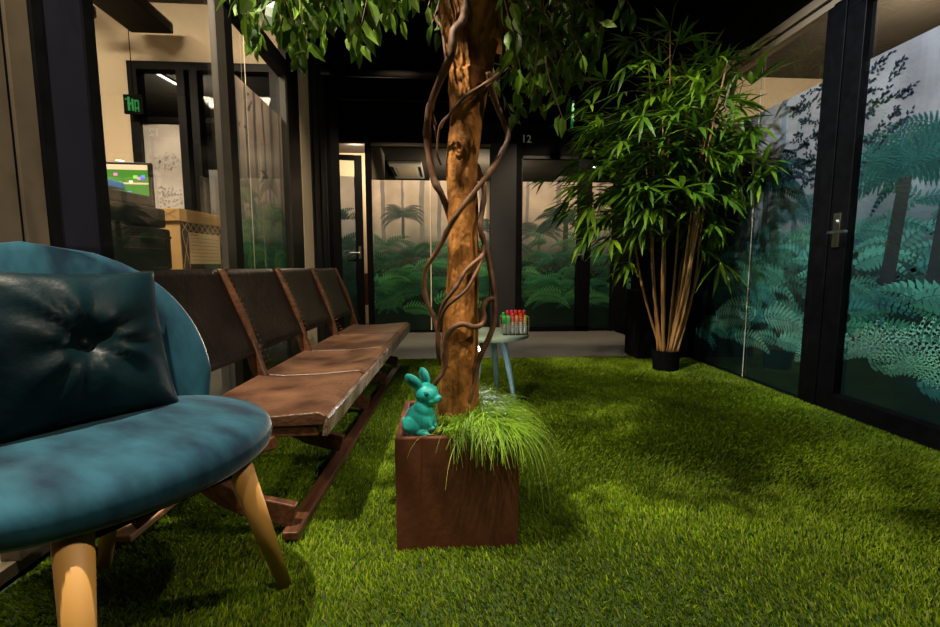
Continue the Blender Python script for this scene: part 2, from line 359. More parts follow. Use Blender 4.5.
# ------------------------------------------------------------------ forest print films
def lerp(a,b,t): return tuple(x+(y-x)*t for x,y in zip(a,b))
class Mural:
    def __init__(s,u0,u1,z1,place,sky,mist,dark,greens,z0=.0,rs=1):
        s.P=MB(); s.u0,s.u1,s.z0,s.z1=u0,u1,z0,z1; s.place=place; s.lay=1
        s.rnd=random.Random(rs); s.mist=mist; s.dark=dark; s.greens=greens; s.polys=[]
        s.sky=sky
    def poly(s,pts,c): s.polys.append((pts,c,s.lay))
    def frond(s,o,ang,L,droop,W,c,n=16,teeth=0,drop=.0):
        x,z=o; a=ang; st=L/n; pts=[]
        dr=droop/n*(1 if math.cos(ang)<0 else -1)
        for i in range(n+1):
            pts.append((x,z,a)); x+=math.cos(a)*st; z+=math.sin(a)*st; a+=dr
        dk=(c[0]*.45,c[1]*.5,c[2]*.55)
        for i,(x,z,a) in enumerate(pts[:-1]):
            t=i/n; w=W*(1-t)**.8*min(1,.45+t*4)
            for sd in (1,-1):
                pa=a+sd*R(62-20*t); 
                low=math.sin(pa)<0
                cx,cz=math.cos(pa),math.sin(pa)-drop; q=math.hypot(cx,cz); cx/=q; cz/=q
                cc=lerp(c,dk,(.75 if low else .0)*.8+s.rnd.random()*.25)
                h=st*(.36 if teeth else .40)
                nx,nz=-cz*h,cx*h
                s.poly([(x,z),(x+cx*w*.3-nx,z+cz*w*.3-nz),(x+cx*w*.7-nx*.6,z+cz*w*.7-nz*.6),(x+cx*w,z+cz*w-w*.06),(x+cx*w*.7+nx*.6,z+cz*w*.7+nz*.6),(x+cx*w*.3+nx,z+cz*w*.3+nz)],lerp(cc,dk,.35 if teeth else 0))
                if teeth:
                    for k in range(1,teeth):
                        f=k/teeth; bx,bz=x+cx*w*f,z+cz*w*f; tl=h*(1.25-.8*f)*1.25; e=w/teeth*.36
                        for s2 in (1,-1):
                            tx,tz=bx+cx*tl*.7-cz*tl*s2,bz+cz*tl*.7+cx*tl*s2
                            s.poly([(bx-cx*e,bz-cz*e),(bx+cx*e,bz+cz*e),(tx,tz)],lerp(cc,c,.5))
        for i in range(n):
            x,z,a=pts[i]; x2,z2,a2=pts[i+1]; h=.005*L*(1-i/n)+.0008
            nx,nz=-math.sin(a)*h,math.cos(a)*h
            s.poly([(x-nx,z-nz),(x2-nx,z2-nz),(x2+nx,z2+nz),(x+nx,z+nz)],lerp(dk,(.03,.03,.02),.3))
    def crown(s,u,z,L,n,c,fog,trunk=0,tw=.05,teeth=0,lean=0):
        s.lay+=1
        cc=lerp(c,s.mist,fog)
        if trunk:
            tc=lerp((.02,.02,.02),s.mist,fog*.9); k=10
            for i in range(k):
                a,b=i/k,(i+1)/k
                x0,x1=u+lean*a,u+lean*b
                s.poly([(x0-tw/2*(1+.3*a),z-trunk*a),(x0+tw/2*(1+.3*a),z-trunk*a),(x1+tw/2*(1+.3*b),z-trunk*b),(x1-tw/2*(1+.3*b),z-trunk*b)],tc)
        order=list(range(n)); s.rnd.shuffle(order)
        for i in order:
            s.lay+=1
            f=(i+.5)/n; sg=1 if i%2 else -1
            el=R(-10+85*f)
            a=el if sg>0 else math.pi-el
            s.frond((u,z),a,L*s.rnd.uniform(.85,1.1)*(1-.25*f),s.rnd.uniform(1.2,1.7)*(.7+.5*f),L*.17,lerp(cc,(0,.015,.015),s.rnd.random()*.45),20,teeth,.35)
    def trunk(s,u,w,c,top=None,bot=.9):
        s.lay+=1; top=top or s.z1; k=12; x=u
        for i in range(k):
            za,zb=top-(top-bot)*i/k,top-(top-bot)*(i+1)/k; f=i/k
            cc=lerp(c,s.mist,.2+.6*f); x2=x+s.rnd.uniform(-.006,.006)
            s.poly([(x-w/2,za),(x+w/2,za),(x2+w/2,zb),(x2-w/2,zb)],cc); x=x2
    def bush(s,u,z,r,c,n=60):
        s.lay+=1
        for i in range(n):
            a=s.rnd.uniform(0,6.28); q=r*math.sqrt(s.rnd.random()); x,y=u+q*math.cos(a),z+q*.6*math.sin(a)
            l=r*.16*s.rnd.uniform(.6,1.3); b=s.rnd.uniform(0,6.28); w=l*.35
            dx,dz=math.cos(b)*l,math.sin(b)*l; nx,nz=-math.sin(b)*w,math.cos(b)*w
            s.poly([(x,y),(x+dx*.5+nx,y+dz*.5+nz),(x+dx,y+dz),(x+dx*.5-nx,y+dz*.5-nz)],lerp(c,s.dark,s.rnd.random()*.6))
    def branchy(s,u,z,c,n=40,spread=.45,down=.5,side=1):
        s.lay+=1
        for i in range(n):
            x=u+s.rnd.uniform(-spread,spread); y=z+s.rnd.uniform(-down,.16)
            a=s.rnd.uniform(-.5,.9)+(math.pi if x<u else 0)*1.0
            if x<u: a=math.pi-s.rnd.uniform(-.5,.9)
            L=s.rnd.uniform(.04,.09); a+=s.rnd.uniform(-.6,.6)
            x2,y2=x+math.cos(a)*L,y+math.sin(a)*L; w=.0016
            s.poly([(x,y-w),(x2,y2-w),(x2,y2+w),(x,y+w)],c)
            for k in range(7):
                t=k/6; bx,bz=x+(x2-x)*t,y+(y2-y)*t; b=a+s.rnd.choice((-1,1))*s.rnd.uniform(.3,1.1); l=s.rnd.uniform(.018,.032); ww=l*.27
                dx,dz=math.cos(b)*l,math.sin(b)*l; nx,nz=-math.sin(b)*ww,math.cos(b)*ww
                s.poly([(bx,bz),(bx+dx*.5+nx,bz+dz*.5+nz),(bx+dx,bz+dz),(bx+dx*.5-nx,bz+dz*.5-nz)],c)
    def undergrowth(s,rows):
        for (zc,L,n,fog,teeth) in rows:
            for i in range(n):
                s.lay+=1
                u=s.u0+(s.u1-s.u0)*(i+s.rnd.random())/n; z=zc+s.rnd.uniform(-.1,.1)
                g=s.rnd.choice(s.greens); c=lerp(g,s.mist,fog); sh=s.rnd.uniform(.0,.4)
                if fog<.3 and zc>.7: s.bush(u,z-.08,L*.6,lerp(lerp(g,s.dark,.8),s.mist,fog),70)
                for k in range(s.rnd.randint(3,5)):
                    s.lay+=1
                    a=s.rnd.choice((s.rnd.uniform(.1,1.0),math.pi-s.rnd.uniform(.1,1.0)))
                    s.frond((u,z),a,L*s.rnd.uniform(.7,1.15),s.rnd.uniform(.9,1.7),L*.24,lerp(c,s.dark,min(.93,sh+s.rnd.random()*.5)),max(11,int(L/.03)),teeth,.15)
    def emit(s,panes,infos):
        """cut the print into one film per pane"""
        k=max(l for _,_,l in s.polys)+1
        for (a,b),(name,label) in zip(panes,infos):
            mb=MB(); nu,nz=max(4,int((b-a)/.03)),60
            # backing sheet, real thickness
            bk=[s.place(u,z,-.0015) for u in (a,b) for z in (s.z0,s.z1)]
            for i in range(nu):
                for j in range(nz):
                    u0,u1=a+(b-a)*i/nu,a+(b-a)*(i+1)/nu; z0,z1=s.z0+(s.z1-s.z0)*j/nz,s.z0+(s.z1-s.z0)*(j+1)/nz
                    mb.add([s.place(u0,z0,0),s.place(u1,z0,0),s.place(u1,z1,0),s.place(u0,z1,0)],[(0,1,2,3)],s.sky((u0+u1)/2,(z0+z1)/2))
            mb.add(bk,[(0,1,3,2)],(.5,.5,.45))
            for pts,c,l in s.polys:
                if all(a<=p[0]<=b and s.z0<=p[1]<=s.z1 for p in pts):
                    mb.add([s.place(p[0],p[1],.0004+.0018*l/k) for p in pts],[tuple(range(len(pts)))],c)
            o=mb.build(name,M['print']); tag(o,label,'window film')

def n2(u,z,s=3,o=0): return noise.noise(Vector((u*s+o,z*s*.8,o)))
# right wall print: cool, misty blue
def skyR(u,z):
    t=max(0,min(1,(z-.9)/1.0)); c=lerp((.10,.19,.22),(.27,.27,.32),min(1,t*1.7)); c=lerp(c,(.40,.34,.29),max(0,t*1.5-.55)*(.6+.8*n2(u,z,1.2)))
    c=lerp((.006,.02,.02),c,max(0,min(1,(z-.75)/.5)))
    q=n2(u*4,z*.25,2,5); return tuple(max(0,x*(1+.25*q+.25*n2(u,z,5,9))) for x in c)
mr=Mural(1.28,3.87,1.95,lambda u,z,d:(RX+.018-d,u,z),skyR,(.1,.19,.22),(.004,.014,.014),[(.10,.46,.36),(.07,.38,.35),(.14,.55,.42),(.08,.4,.24)],z0=.02,rs=3)
for u,w in ((1.5,.05),(1.72,.03),(2.35,.06),(2.95,.04),(3.3,.03),(3.6,.05),(2.6,.02)): mr.trunk(u,w,(.25,.24,.32),bot=1.1)
mr.crown(3.55,1.3,.4,12,(.03,.1,.1),.35,.5,.05)
mr.crown(2.8,1.18,.4,12,(.03,.12,.12),.45,.4,.04)
mr.crown(1.6,1.2,.5,12,(.03,.12,.12),.4,.5,.05)
mr.crown(3.07,1.42,.5,15,(.05,.2,.21),.22,.55,.05,teeth=4)
mr.undergrowth([(1.08,.24,12,.5,0),(.95,.3,12,.35,0),(.8,.34,12,.2,0)])
mr.crown(1.9,1.38,.55,15,(.05,.24,.23),.12,.7,.06,teeth=6,lean=.04)
mr.crown(2.11,1.33,.6,16,(.06,.27,.24),.1,.72,.065,teeth=6,lean=.06)
mr.undergrowth([(.66,.38,9,.08,0),(.5,.42,8,0,0),(.33,.34,6,0,0)])
for u,z,a,L in ((2.72,.42,2.7,.5),(3.0,.5,2.9,.45),(3.1,.48,.5,.5),(3.55,.4,2.6,.45),(2.3,.45,2.9,.55),(1.9,.42,.35,.5),(2.05,.48,2.75,.5),(1.6,.4,2.8,.5),(2.45,.36,.1,.3)):
    mr.lay+=1; mr.frond((u,z),a,L,1.2,.15,(.32,.78,.58),15,5)
for u,z,a,L in ((2.2,.33,2.6,.34),(1.75,.34,.4,.4),(3.3,.3,2.8,.4),(3.75,.3,2.4,.35)):
    mr.lay+=1; mr.frond((u,z),a,L,1.1,.12,(.25,.7,.45),14,5)
mr.branchy(2.52,1.82,(.015,.028,.045),110,.36,.42)
mr.branchy(2.56,1.6,(.02,.035,.055),40,.2,.3)
mr.trunk(2.60,.05,(.1,.1,.14),bot=1.15)
mr.emit([(1.29,2.37),(2.6,3.858)],[('window_film','forest print film on the right glass door beside the chrome lever'),('window_film','forest print film behind the bamboo on the right glass wall')])
# back wall print: pinkish cream mist above greener ferns
def skyB(u,z):
    t=max(0,min(1,(z-.95)/1.0)); c=lerp((.2,.22,.2),(.6,.46,.37),min(1,t*1.5))
    c=lerp((.006,.02,.012),c,max(0,min(1,(z-.75)/.5)))
    return tuple(max(0,x*(1+.25*n2(u*4,z*.2,2,2)+.2*n2(u,z,5,4))) for x in c)
mb_=Mural(-1.4,2.6,1.93,lambda u,z,d:(u,BY+.03-d,z),skyB,(.22,.24,.22),(.004,.014,.01),[(.09,.38,.15),(.07,.30,.17),(.14,.45,.16)],z0=.03,rs=11)
for u,w in ((-.75,.05),(-.5,.03),(-.25,.06),(-.05,.05),(.3,.04),(.5,.05),(1.1,.04),(1.5,.06),(2.05,.04)): mb_.trunk(u,w,(.28,.2,.2),bot=1.1)
mb_.crown(-.5,1.5,.36,13,(.06,.08,.06),.35,.3,.03)
mb_.crown(.42,1.35,.38,12,(.05,.09,.07),.4,.4,.03)
mb_.crown(1.25,1.3,.4,12,(.04,.08,.06),.4,.4,.03)
mb_.crown(1.6,1.45,.5,14,(.02,.06,.04),.15,.6,.06)
mb_.undergrowth([(1.15,.3,14,.4,0),(1.0,.34,15,.28,0),(.85,.36,15,.12,0),(.65,.42,15,0,0),(.45,.5,15,0,4)])
for u,z,a,L in ((-.8,.62,.7,.42),(-.1,.4,.5,.6),(.5,.35,2.7,.6),(1.55,.5,2.9,.55),(1.2,.45,.3,.55),(2.0,.5,2.8,.5),(1.9,.4,.5,.4),(-.5,.3,.3,.5),(-1.3,.5,.8,.4),(2.45,.6,2.6,.3)):
    mb_.lay+=1; mb_.frond((u,z),a,L,1.3,.14,(.17,.55,.18),16,5)
mb_.emit([(-.88,.605),(1.02,1.74),(1.92,2.21),(2.41,2.57)],[('window_film','forest print film with small tree fern left of the trunk on back window'),('window_film','forest print film on the glass door under the number 12'),('window_film','narrow forest print film right of the back glass door handle'),('window_film','small low strip of fern print film beside the black cabinet')])
ma=Mural(.03,.33,1.95,lambda u,z,d:(u,.008-d,z),lambda u,z:lerp(skyB(u,z),skyR(u,z),.5),(.14,.18,.18),(.004,.014,.01),[(.03,.11,.07),(.025,.1,.08)],z0=.06,rs=21)
ma.undergrowth([(1.4,.3,2,.45,0),(1.1,.3,3,.25,0),(.8,.3,3,.1,0),(.5,.35,3,0,4)])
ma.emit([(.03,.33)],[('film_pane',None)])
fo=[o for o in bpy.data.objects if o.name.startswith('film_pane')][0]; fo.parent=da
for k in ('label','category'):
    if k in fo: del fo[k]
# left wall print
def skyL(u,z):
    t=max(0,min(1,(z-.95)/1.0)); c=lerp((.17,.19,.17),(.52,.4,.34),min(1,t*1.3))
    c=lerp((.006,.02,.012),c,max(0,min(1,(z-.7)/.55)))
    return tuple(max(0,x*(1+.3*n2(u*4,z*.2,2,7)+.2*n2(u,z,5,1))) for x in c)
ml=Mural(2.68,3.57,1.95,lambda u,z,d:(LX-.028+d,u,z),skyL,(.2,.22,.2),(.004,.016,.01),[(.09,.38,.19),(.08,.32,.22),(.13,.45,.17)],z0=.05,rs=5)
for u,w in ((2.75,.03),(2.9,.03),(3.02,.04),(3.15,.03),(3.3,.05),(3.45,.03)): ml.trunk(u,w,(.2,.15,.17),bot=1.2)
ml.branchy(2.82,1.82,(.2,.15,.18),14,.12,.3)
ml.crown(2.78,1.32,.2,11,(.03,.08,.06),.3,.4,.03)
ml.crown(3.22,1.4,.22,12,(.04,.08,.06),.4,.4,.03)
ml.undergrowth([(1.25,.2,6,.4,0),(1.12,.24,6,.25,0),(1.0,.28,7,.1,0),(.85,.3,7,0,4),(.6,.36,6,0,4),(.4,.4,6,0,4)])
for u,z,a,L in ((2.7,.95,.6,.3),(2.82,.85,.9,.32),(3.25,.85,.9,.3),(3.1,.9,2.4,.25)):
    ml.lay+=1; ml.frond((u,z),a,L,1.4,.1,(.17,.55,.18),15,4)
ml.emit([(2.69,3.558)],[('window_film','forest print film on the left glass wall behind the bench')])
# pale misty films inside the office glazing
def skyO(u,z):
    q=n2(u,z,4,3); return tuple(x*(1+.35*q) for x in (.5,.46,.44))
for i,(a,b,Y,zt,lab) in enumerate(((-2.40,-2.11,WY+.015,1.99,'pale misty film behind the monitor in the office window'),(-3.0,-2.45,5.3,1.93,'pale misty film deep in the dark room above the carton'))):
    mo=Mural(a,b,zt,lambda u,z,d,Y=Y:(u,Y-d,z),skyO,(.4,.38,.38),(.2,.2,.2),[(.3,.3,.3)],z0=.05,rs=30+i)
    mo.bush((a+b)/2,1.7,.12,(.36,.34,.36),80); mo.bush((a+b)/2+.03,1.42,.14,(.36,.35,.36),90); mo.trunk((a+b)/2-.08,.02,(.4,.37,.38),bot=.9)
    mo.emit([(a,b)],[('window_film',lab)])

# ------------------------------------------------------------------ overhead and distant fittings
def cassette(x,y,w,l,lab,Z=2.6):
    t=thing('air_conditioner',lab,'air conditioner',(x,y,Z-.004),0,)
    b=MB(); b.box(-w/2,w/2,-l/2,l/2,-.05,0); b.build('housing',M['white'],t,bevel=.01)
    g=MB(); g.box(-w*.3,w*.3,-l*.3,l*.3,-.056,-.05)
    g.build('grille',M['cream'],t)
    for s in (-1,1):
        v=MB(); v.box(s*w*.42-.02,s*w*.42+.02,-l*.33,l*.33,-.056,-.0502); v.build('air_slot',M['dkgrey'],t)
cassette(-.62,8.27,.56,1.25,'cream ceiling air conditioner seen through the left back window')
cassette(2.62,9.2,.7,1.0,'cream ceiling air conditioner seen above the film of the door under number 12')
t=thing('ceiling_downlight','lit round downlight beyond the back glass behind the bamboo tips','light',(2.486,7.215,2.445))
b=MB(); b.lathe([(.09,0),(.11,.02),(.11,.15),(.03,.15)],20); b.build('housing',M['blackmatte'],t)
b=MB(); b.lathe([(.05,-.008),(.06,-.004)],16); b.build('lamp',M['led'],t)
t=thing('ceiling_downlight','small lit downlight in the dark room seen through the office window','light',(-2.19,4.3,2.735))
b=MB(); b.lathe([(.05,-.004),(.06,.0)],16); b.build('lamp',M['led'],t)
b=MB(); b.lathe([(.062,-.002),(.07,.014)],16); b.build('rim',M['dkgrey'],t)
t=thing('tube_light','slim lit tube light slanting away in the dark room past the office','light',(-2.5,4.5,2.55))
b=MB(); b.tube([(-.02,-.25,0),(.06,.3,0)],.009,8); b.build('tube',M['ledsoft'],t)
b=MB(); b.tube([(-.02,-.25,.02),(.06,.3,.02)],.012,8); b.tube([(-.01,-.2,.02),(-.01,-.2,.15)],.004,6); b.tube([(.05,.25,.02),(.05,.25,.15)],.004,6); b.build('housing',M['black'],t)
# office ducts
b=MB(); b.box(-2.33,-2.02,1.2,3.7,2.6,2.68); o=b.build('ceiling_duct',M['duct'],bevel=.01); tag(o,'flat dark metal duct under the office ceiling','duct')
b=MB(); b.tube([(-2.6,1.3,2.8),(-2.55,3.3,2.8),(-2.5,3.4,2.76),(-2.48,3.44,2.66)],.06,14); b.lathe([(.075,0),(.075,.05)],16,(-2.48,3.44,2.6)); o=b.build('ceiling_pipe',M['duct'],smooth=True); tag(o,'round dark pipe with a turned down end under the office ceiling','pipe')
# hall pipes near back
b=MB(); b.tube([(-1.6,4.6,2.72),(2.5,4.6,2.72)],.035,12); o=b.build('ceiling_pipe',M['duct'],smooth=True); tag(o,'long black pipe crossing the hall ceiling before the back wall','pipe')
b=MB(); b.box(-1.6,2.5,5.1,5.16,2.66,2.72); o=b.build('ceiling_rail',M['duct']); tag(o,'straight dark rail hung above the back windows behind the trunk','rail')
for i in range(5):
    b=MB(); b.tube([(-1.4+i*.95,5.13,2.72),(-1.4+i*.95,5.13,3.27)],.006,6); b.build('hanger',M['duct'],o)
# number 12
tx=bpy.data.curves.new('number','FONT'); tx.body='12'; tx.size=.13; tx.extrude=.002; tx.align_x='CENTER'
to=bpy.data.objects.new('tmp',tx); col.objects.link(to)
bpy.context.view_layer.update()
me=bpy.data.meshes.new_from_object(to.evaluated_get(bpy.context.evaluated_depsgraph_get())); bpy.data.objects.remove(to)
no=bpy.data.objects.new('door_number',me); link(no); me.materials.clear(); me.materials.append(mat('off white vinyl',(.85,.8,.7),.5))
no.location=(1.06,BY-.026,2.40); no.rotation_euler=(R(90),0,0); tag(no,'off white number 12 on the black beam above the back door','number')
# exit sign
t=thing('exit_sign','dim green lit exit sign hanging edge on behind the ficus twigs','sign',(1.42,4.95,2.5),R(75))
b=MB(); b.box(-.16,.16,-.012,.012,-.1,.06); b.build('sign_panel',M['exit'],t,bevel=.003)
b=MB(); b.box(-.165,.165,-.016,.016,.06,.085); b.tube([(0,0,.08),(0,0,.77)],.006,6); b.build('bracket',M['blackmatte'],t)
b=MB()
for s in (-1,1):
    y=s*.0135; b.box(.04,.1,y-.001,y+.001,-.08,.04); b.tube([(-.05,y,.035),(-.05,y,.033)],.012,8); b.box(-.07,-.035,y-.001,y+.001,-.02,.02); b.box(-.1,-.06,y-.001,y+.001,-.06,-.045); b.box(-.045,-.03,y-.001,y+.001,-.08,-.02)
b.build('pictogram',mat('sign white',(.6,.8,.6),.5),t)
# reflection of a green exit sign, built as glowing shapes on a panel
t=thing('exit_sign','glowing reflection of a green exit sign in the office window left of the monitor film','sign',(-2.385,3.74,2.11),R(0))
t.scale=(.6,1,.72)
b=MB()
b.box(-.09,-.075,-.004,.004,.03,.045)
b.box(-.06,-.035,-.004,.004,-.08,.06); b.box(-.035,.0,-.004,.004,-.02,0); b.box(-.01,.01,-.004,.004,-.08,.04); b.box(.025,.035,-.004,.004,-.09,.03); b.box(.035,.075,-.004,.004,.015,.03); b.box(.065,.075,-.004,.004,-.09,.03); b.box(.035,.065,-.004,.004,-.06,-.05)
b.build('pictogram',M['exit'],t)
b=MB(); b.box(-.12,.12,.006,.02,-.11,.09); b.tube([(0,.013,.09),(0,.013,1.08)],.004,6); b.build('sign_panel',M['blackmatte'],t)

# black cabinet by the column
t=thing('black_cabinet','low black cabinet against the dark column behind the bamboo','cabinet',(1.83,3.96,0))
b=MB(); b.box(-.1,.1,-.13,.13,.03,.62); b.build('body',M['blackmatte'],t,bevel=.005)
b=MB(); b.box(-.095,.095,-.145,-.131,.04,.61); b.build('door',M['black'],t,bevel=.003)
b=MB(); b.box(-.105,.105,-.15,.135,.621,.64); b.build('top',M['black'],t,bevel=.003)
# corridor cabinet
t=thing('wooden_cabinet','small brown wooden cabinet in the lit gap of the ajar door','cabinet',(-1.22,6.95,0))
b=MB(); b.box(-.25,.25,-.2,.2,.28,.75); b.build('body',M['oldwood'],t,bevel=.005)
b=MB(); b.box(-.25,.25,-.2,.2,0,.27); b.build('base',M['cream'],t,bevel=.005)

# ------------------------------------------------------------------ office things
t=thing('office_cabinet','long white cabinet behind the left glass wall carrying the carton','cabinet',(-1.75,2.3,0))
b=MB(); b.box(-.5,.5,-.72,.85,.06,.80); b.build('body',M['white'],t)
b=MB(); b.box(-.52,.52,-.74,.87,.80,.835); b.build('worktop',M['white'],t,bevel=.004)
b=MB(); b.box(-.46,.46,-.7,.83,0,.06); b.build('plinth',M['blackmatte'],t)
for k in range(3):
    y=-.715+k*.523
    d=MB(); d.box(.502,.516,y+.004,y+.518,.07,.79); dd=d.build('door',M['white'],t,bevel=.002)
    h=MB(); h.box(.517,.53,y+.04,y+.05,.45,.62); h.build('handle',M['silver'],dd)
# carton
t=thing('cardboard_box','brown archive box with lid and dark printed side in the office','box',(-1.385,2.47,.835),R(-6.7))
b=MB(); b.box(-.34,0,0,.40,0,.27); b.build('carton',M['card'],t)
b=MB(); b.box(-.35,.01,-.01,.41,.255,.32); lid=b.build('lid',M['card'],t,bevel=.002)
b=MB(); b.box(0.0005,.003,.005,.395,.003,.252); sp=b.build('printed_side',M['carddark'],t)
b=MB(); b.box(.003,.005,.06,.33,.03,.2); lb=b.build('label_panel',M['label'],t)
b=MB()
for k in range(7): b.box(.005,.0056,.075,.315,.05+k*.02,.0515+k*.02)
b.box(.005,.0056,.075,.13,.186,.19); b.build('ruled_lines',M['dkgrey'],lb)
def zigzag(mbb,face,a0,a1,z0,z1,n,w=.004,off=.0):
    st=(a1-a0)/n
    for i in range(n):
        for (s0,s1) in ((z0,z1),(z1,z0)):
            p0=(a0+i*st,s0); p1=(a0+(i+1)*st,s1)
            dx,dz=p1[0]-p0[0],p1[1]-p0[1]; l=math.hypot(dx,dz); nx,nz=-dz/l*w/2,dx/l*w/2
            q=[(p0[0]-nx,p0[1]-nz),(p1[0]-nx,p1[1]-nz),(p1[0]+nx,p1[1]+nz),(p0[0]+nx,p0[1]+nz)]
            if face=='x': mbb.add([(off,a,z) for a,z in q],[(0,1,2,3)])
            else: mbb.add([(a,off,z) for a,z in q],[(0,1,2,3)])
g=MB(); zigzag(g,'x',.01,.39,.2,.25,8,.005,.0036); zigzag(g,'x',.01,.06,.01,.2,1,.005,.0036); zigzag(g,'x',.335,.39,.01,.2,1,.005,.0036)
g.build('zigzag_print',M['card'],sp)
g=MB(); zigzag(g,'y',-.3,-.06,.02,.14,3,.012,-.0008); zigzag(g,'y',-.33,-.01,.27,.312,4,.006,-.0108); g.build('zigzag_print',mat('printed kraft ink',(.36,.2,.07),.8),t)
# printer
t=thing('printer','black office printer with open trays beside the brown archive box','printer',(-1.55,2.2,.835),R(-8))
b=MB(); b.box(-.2,.17,-.17,.17,.0,.20); b.box(-.2,.15,-.17,.17,.205,.30); b.build('body',M['plastic'],t,bevel=.012)
b=MB(); b.prism([(-.2,.305),(.12,.305),(.10,.36),(-.2,.38)],.30,Matrix.Translation((0,-.15,0))); b.build('scanner_lid',M['plastic'],t,bevel=.01)
b=MB(); b.box(-.16,.08,-.182,-.171,.21,.225); b.build('tray_edge',M['greyframe'],t)
b=MB(); b.box(.171,.2,-.12,.1,.10,.112); b.box(.171,.21,-.1,.12,.15,.16); b.build('paper_tray',M['plastic'],t)
b=MB(); b.box(.12,.14,-.176,-.171,.16,.18); b.build('button',M['white'],t)
t=thing('blue_packet','bright blue packet lying on top of the black printer','packet',(-1.62,2.19,1.217))
b=MB(); b.prism([(-.16,0),(.1,0),(.09,.035),(-.16,.07)],.22,Matrix.Translation((0,-.12,0))); b.build('packet',M['blue'],t,bevel=.004)
b=MB(); 
for k in range(4): b.box(-.05+k*.028,-.032+k*.028,-.1225,-.1212,.012,.03)
b.build('white_lettering',M['white'],t)
# cup
b=MB(); b.lathe([(.02,0),(.028,.06),(.026,.06),(.018,.004)],16); o=b.build('paper_cup',mat('pale blue card',(.3,.45,.5),.5),loc=(-1.42,1.85,.835)); tag(o,'small pale blue cup on the cabinet in front of the printer','cup')
# monitor
t=thing('monitor','black framed monitor showing a green desktop with scattered icons','monitor',(-1.965,2.88,.835),R(4))
b=MB(); b.box(-.3,.2,-.012,.02,.34,.64); b.build('bezel',M['plastic'],t,bevel=.004)
b=MB(); b.box(-.285,.185,-.014,-.0121,.355,.625); sc=b.build('screen',M['greenscreen'],t)
pal=[(.8,.1,.05),(.1,.1,.7),(.6,.2,.5),(.2,.8,.1),(.8,.7,.6),(.1,.3,.8)]
rr=random.Random(4)
for c in pal:
    m_=mat('lit icon',c,.4,emit=c,estr=.5)
    for k in range(3):
        b=MB(); x=rr.uniform(-.05,.16); z=rr.uniform(.4,.57); b.box(x,x+.022,-.0155,-.0145,z,z+.018); b.build('icon',m_,sc)
b=MB(); b.box(-.285,.185,-.0155,-.0142,.595,.625); b.box(-.285,.185,-.0155,-.0142,.51,.52); b.box(-.285,.185,-.0155,-.0142,.355,.39); b.build('toolbar',mat('lit toolbar',(.5,.4,.3),.4,emit=(.5,.38,.25),estr=.7),sc)
b=MB(); b.box(-.08,.0,.02,.05,.01,.5); b.box(-.16,.08,-.08,.14,0,.012); b.build('stand',M['plastic'],t,bevel=.003)

# ------------------------------------------------------------------ turf
def turf():
    rng=np.random.default_rng(5); N=420000
    # density higher towards the camera
    y=.5+3.5*rng.random(N*2)**1.35; x=rng.uniform(LX,RX,N*2)
    keep=(np.abs(x)<y*1.25+.35)
    x=x[keep][:N]; y=y[keep][:N]; n=len(x)
    h=rng.uniform(.009,.019,n)*(1+.2*(y-1)); w=rng.uniform(.0009,.0017,n)*(.6+.75*y)
    a=rng.uniform(0,2*np.pi,n); 
    # lean with a slow swirl so the pile shows brushed patches
    la=2.2*np.sin(x*1.7+y*1.1)+1.6*np.sin(y*2.3-x)+rng.normal(0,.9,n); l=h*rng.uniform(.2,.95,n)
    bx=np.cos(a)*w; by=np.sin(a)*w
    V=np.empty((n,5,3),np.float32)
    V[:,0]=np.stack([x-bx,y-by,np.full(n,.003)],1); V[:,1]=np.stack([x+bx,y+by,np.full(n,.003)],1)
    mx=x+np.cos(la)*l*.35; my=y+np.sin(la)*l*.35
    V[:,2]=np.stack([mx+bx*.8,my+by*.8,.003+h*.6],1); V[:,3]=np.stack([mx-bx*.8,my-by*.8,.003+h*.6],1)
    V[:,4]=np.stack([x+np.cos(la)*l,y+np.sin(la)*l,.003+h],1)
    V[...,0]=np.clip(V[...,0],LX+.022,RX-.032); V[...,1]=np.minimum(V[...,1],GY-.002)
    me=bpy.data.meshes.new('turf'); me.vertices.add(n*5); me.vertices.foreach_set('co',V.ravel())
    base=(np.arange(n)*5)[:,None]
    loops=np.concatenate([base+np.array([[0,1,2,3]]),base+np.array([[3,2,4]])],1).ravel().astype(np.int32)
    me.loops.add(n*7); me.loops.foreach_set('vertex_index',loops)
    me.polygons.add(n*2); st=(np.arange(n)*7)[:,None]+np.array([[0,4]]); me.polygons.foreach_set('loop_start',st.ravel().astype(np.int32))
    me.update(calc_edges=True)
    t=rng.random(n)[:,None]
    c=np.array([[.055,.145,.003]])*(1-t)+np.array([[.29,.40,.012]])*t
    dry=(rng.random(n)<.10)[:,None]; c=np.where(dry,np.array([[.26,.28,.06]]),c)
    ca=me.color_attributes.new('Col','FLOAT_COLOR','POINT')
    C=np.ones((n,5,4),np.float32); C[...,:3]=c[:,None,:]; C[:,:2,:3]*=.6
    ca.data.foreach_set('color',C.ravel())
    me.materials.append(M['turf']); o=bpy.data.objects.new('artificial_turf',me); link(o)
    tag(o,'bright green artificial turf pile covering the near floor','turf',kind='stuff')
turf()

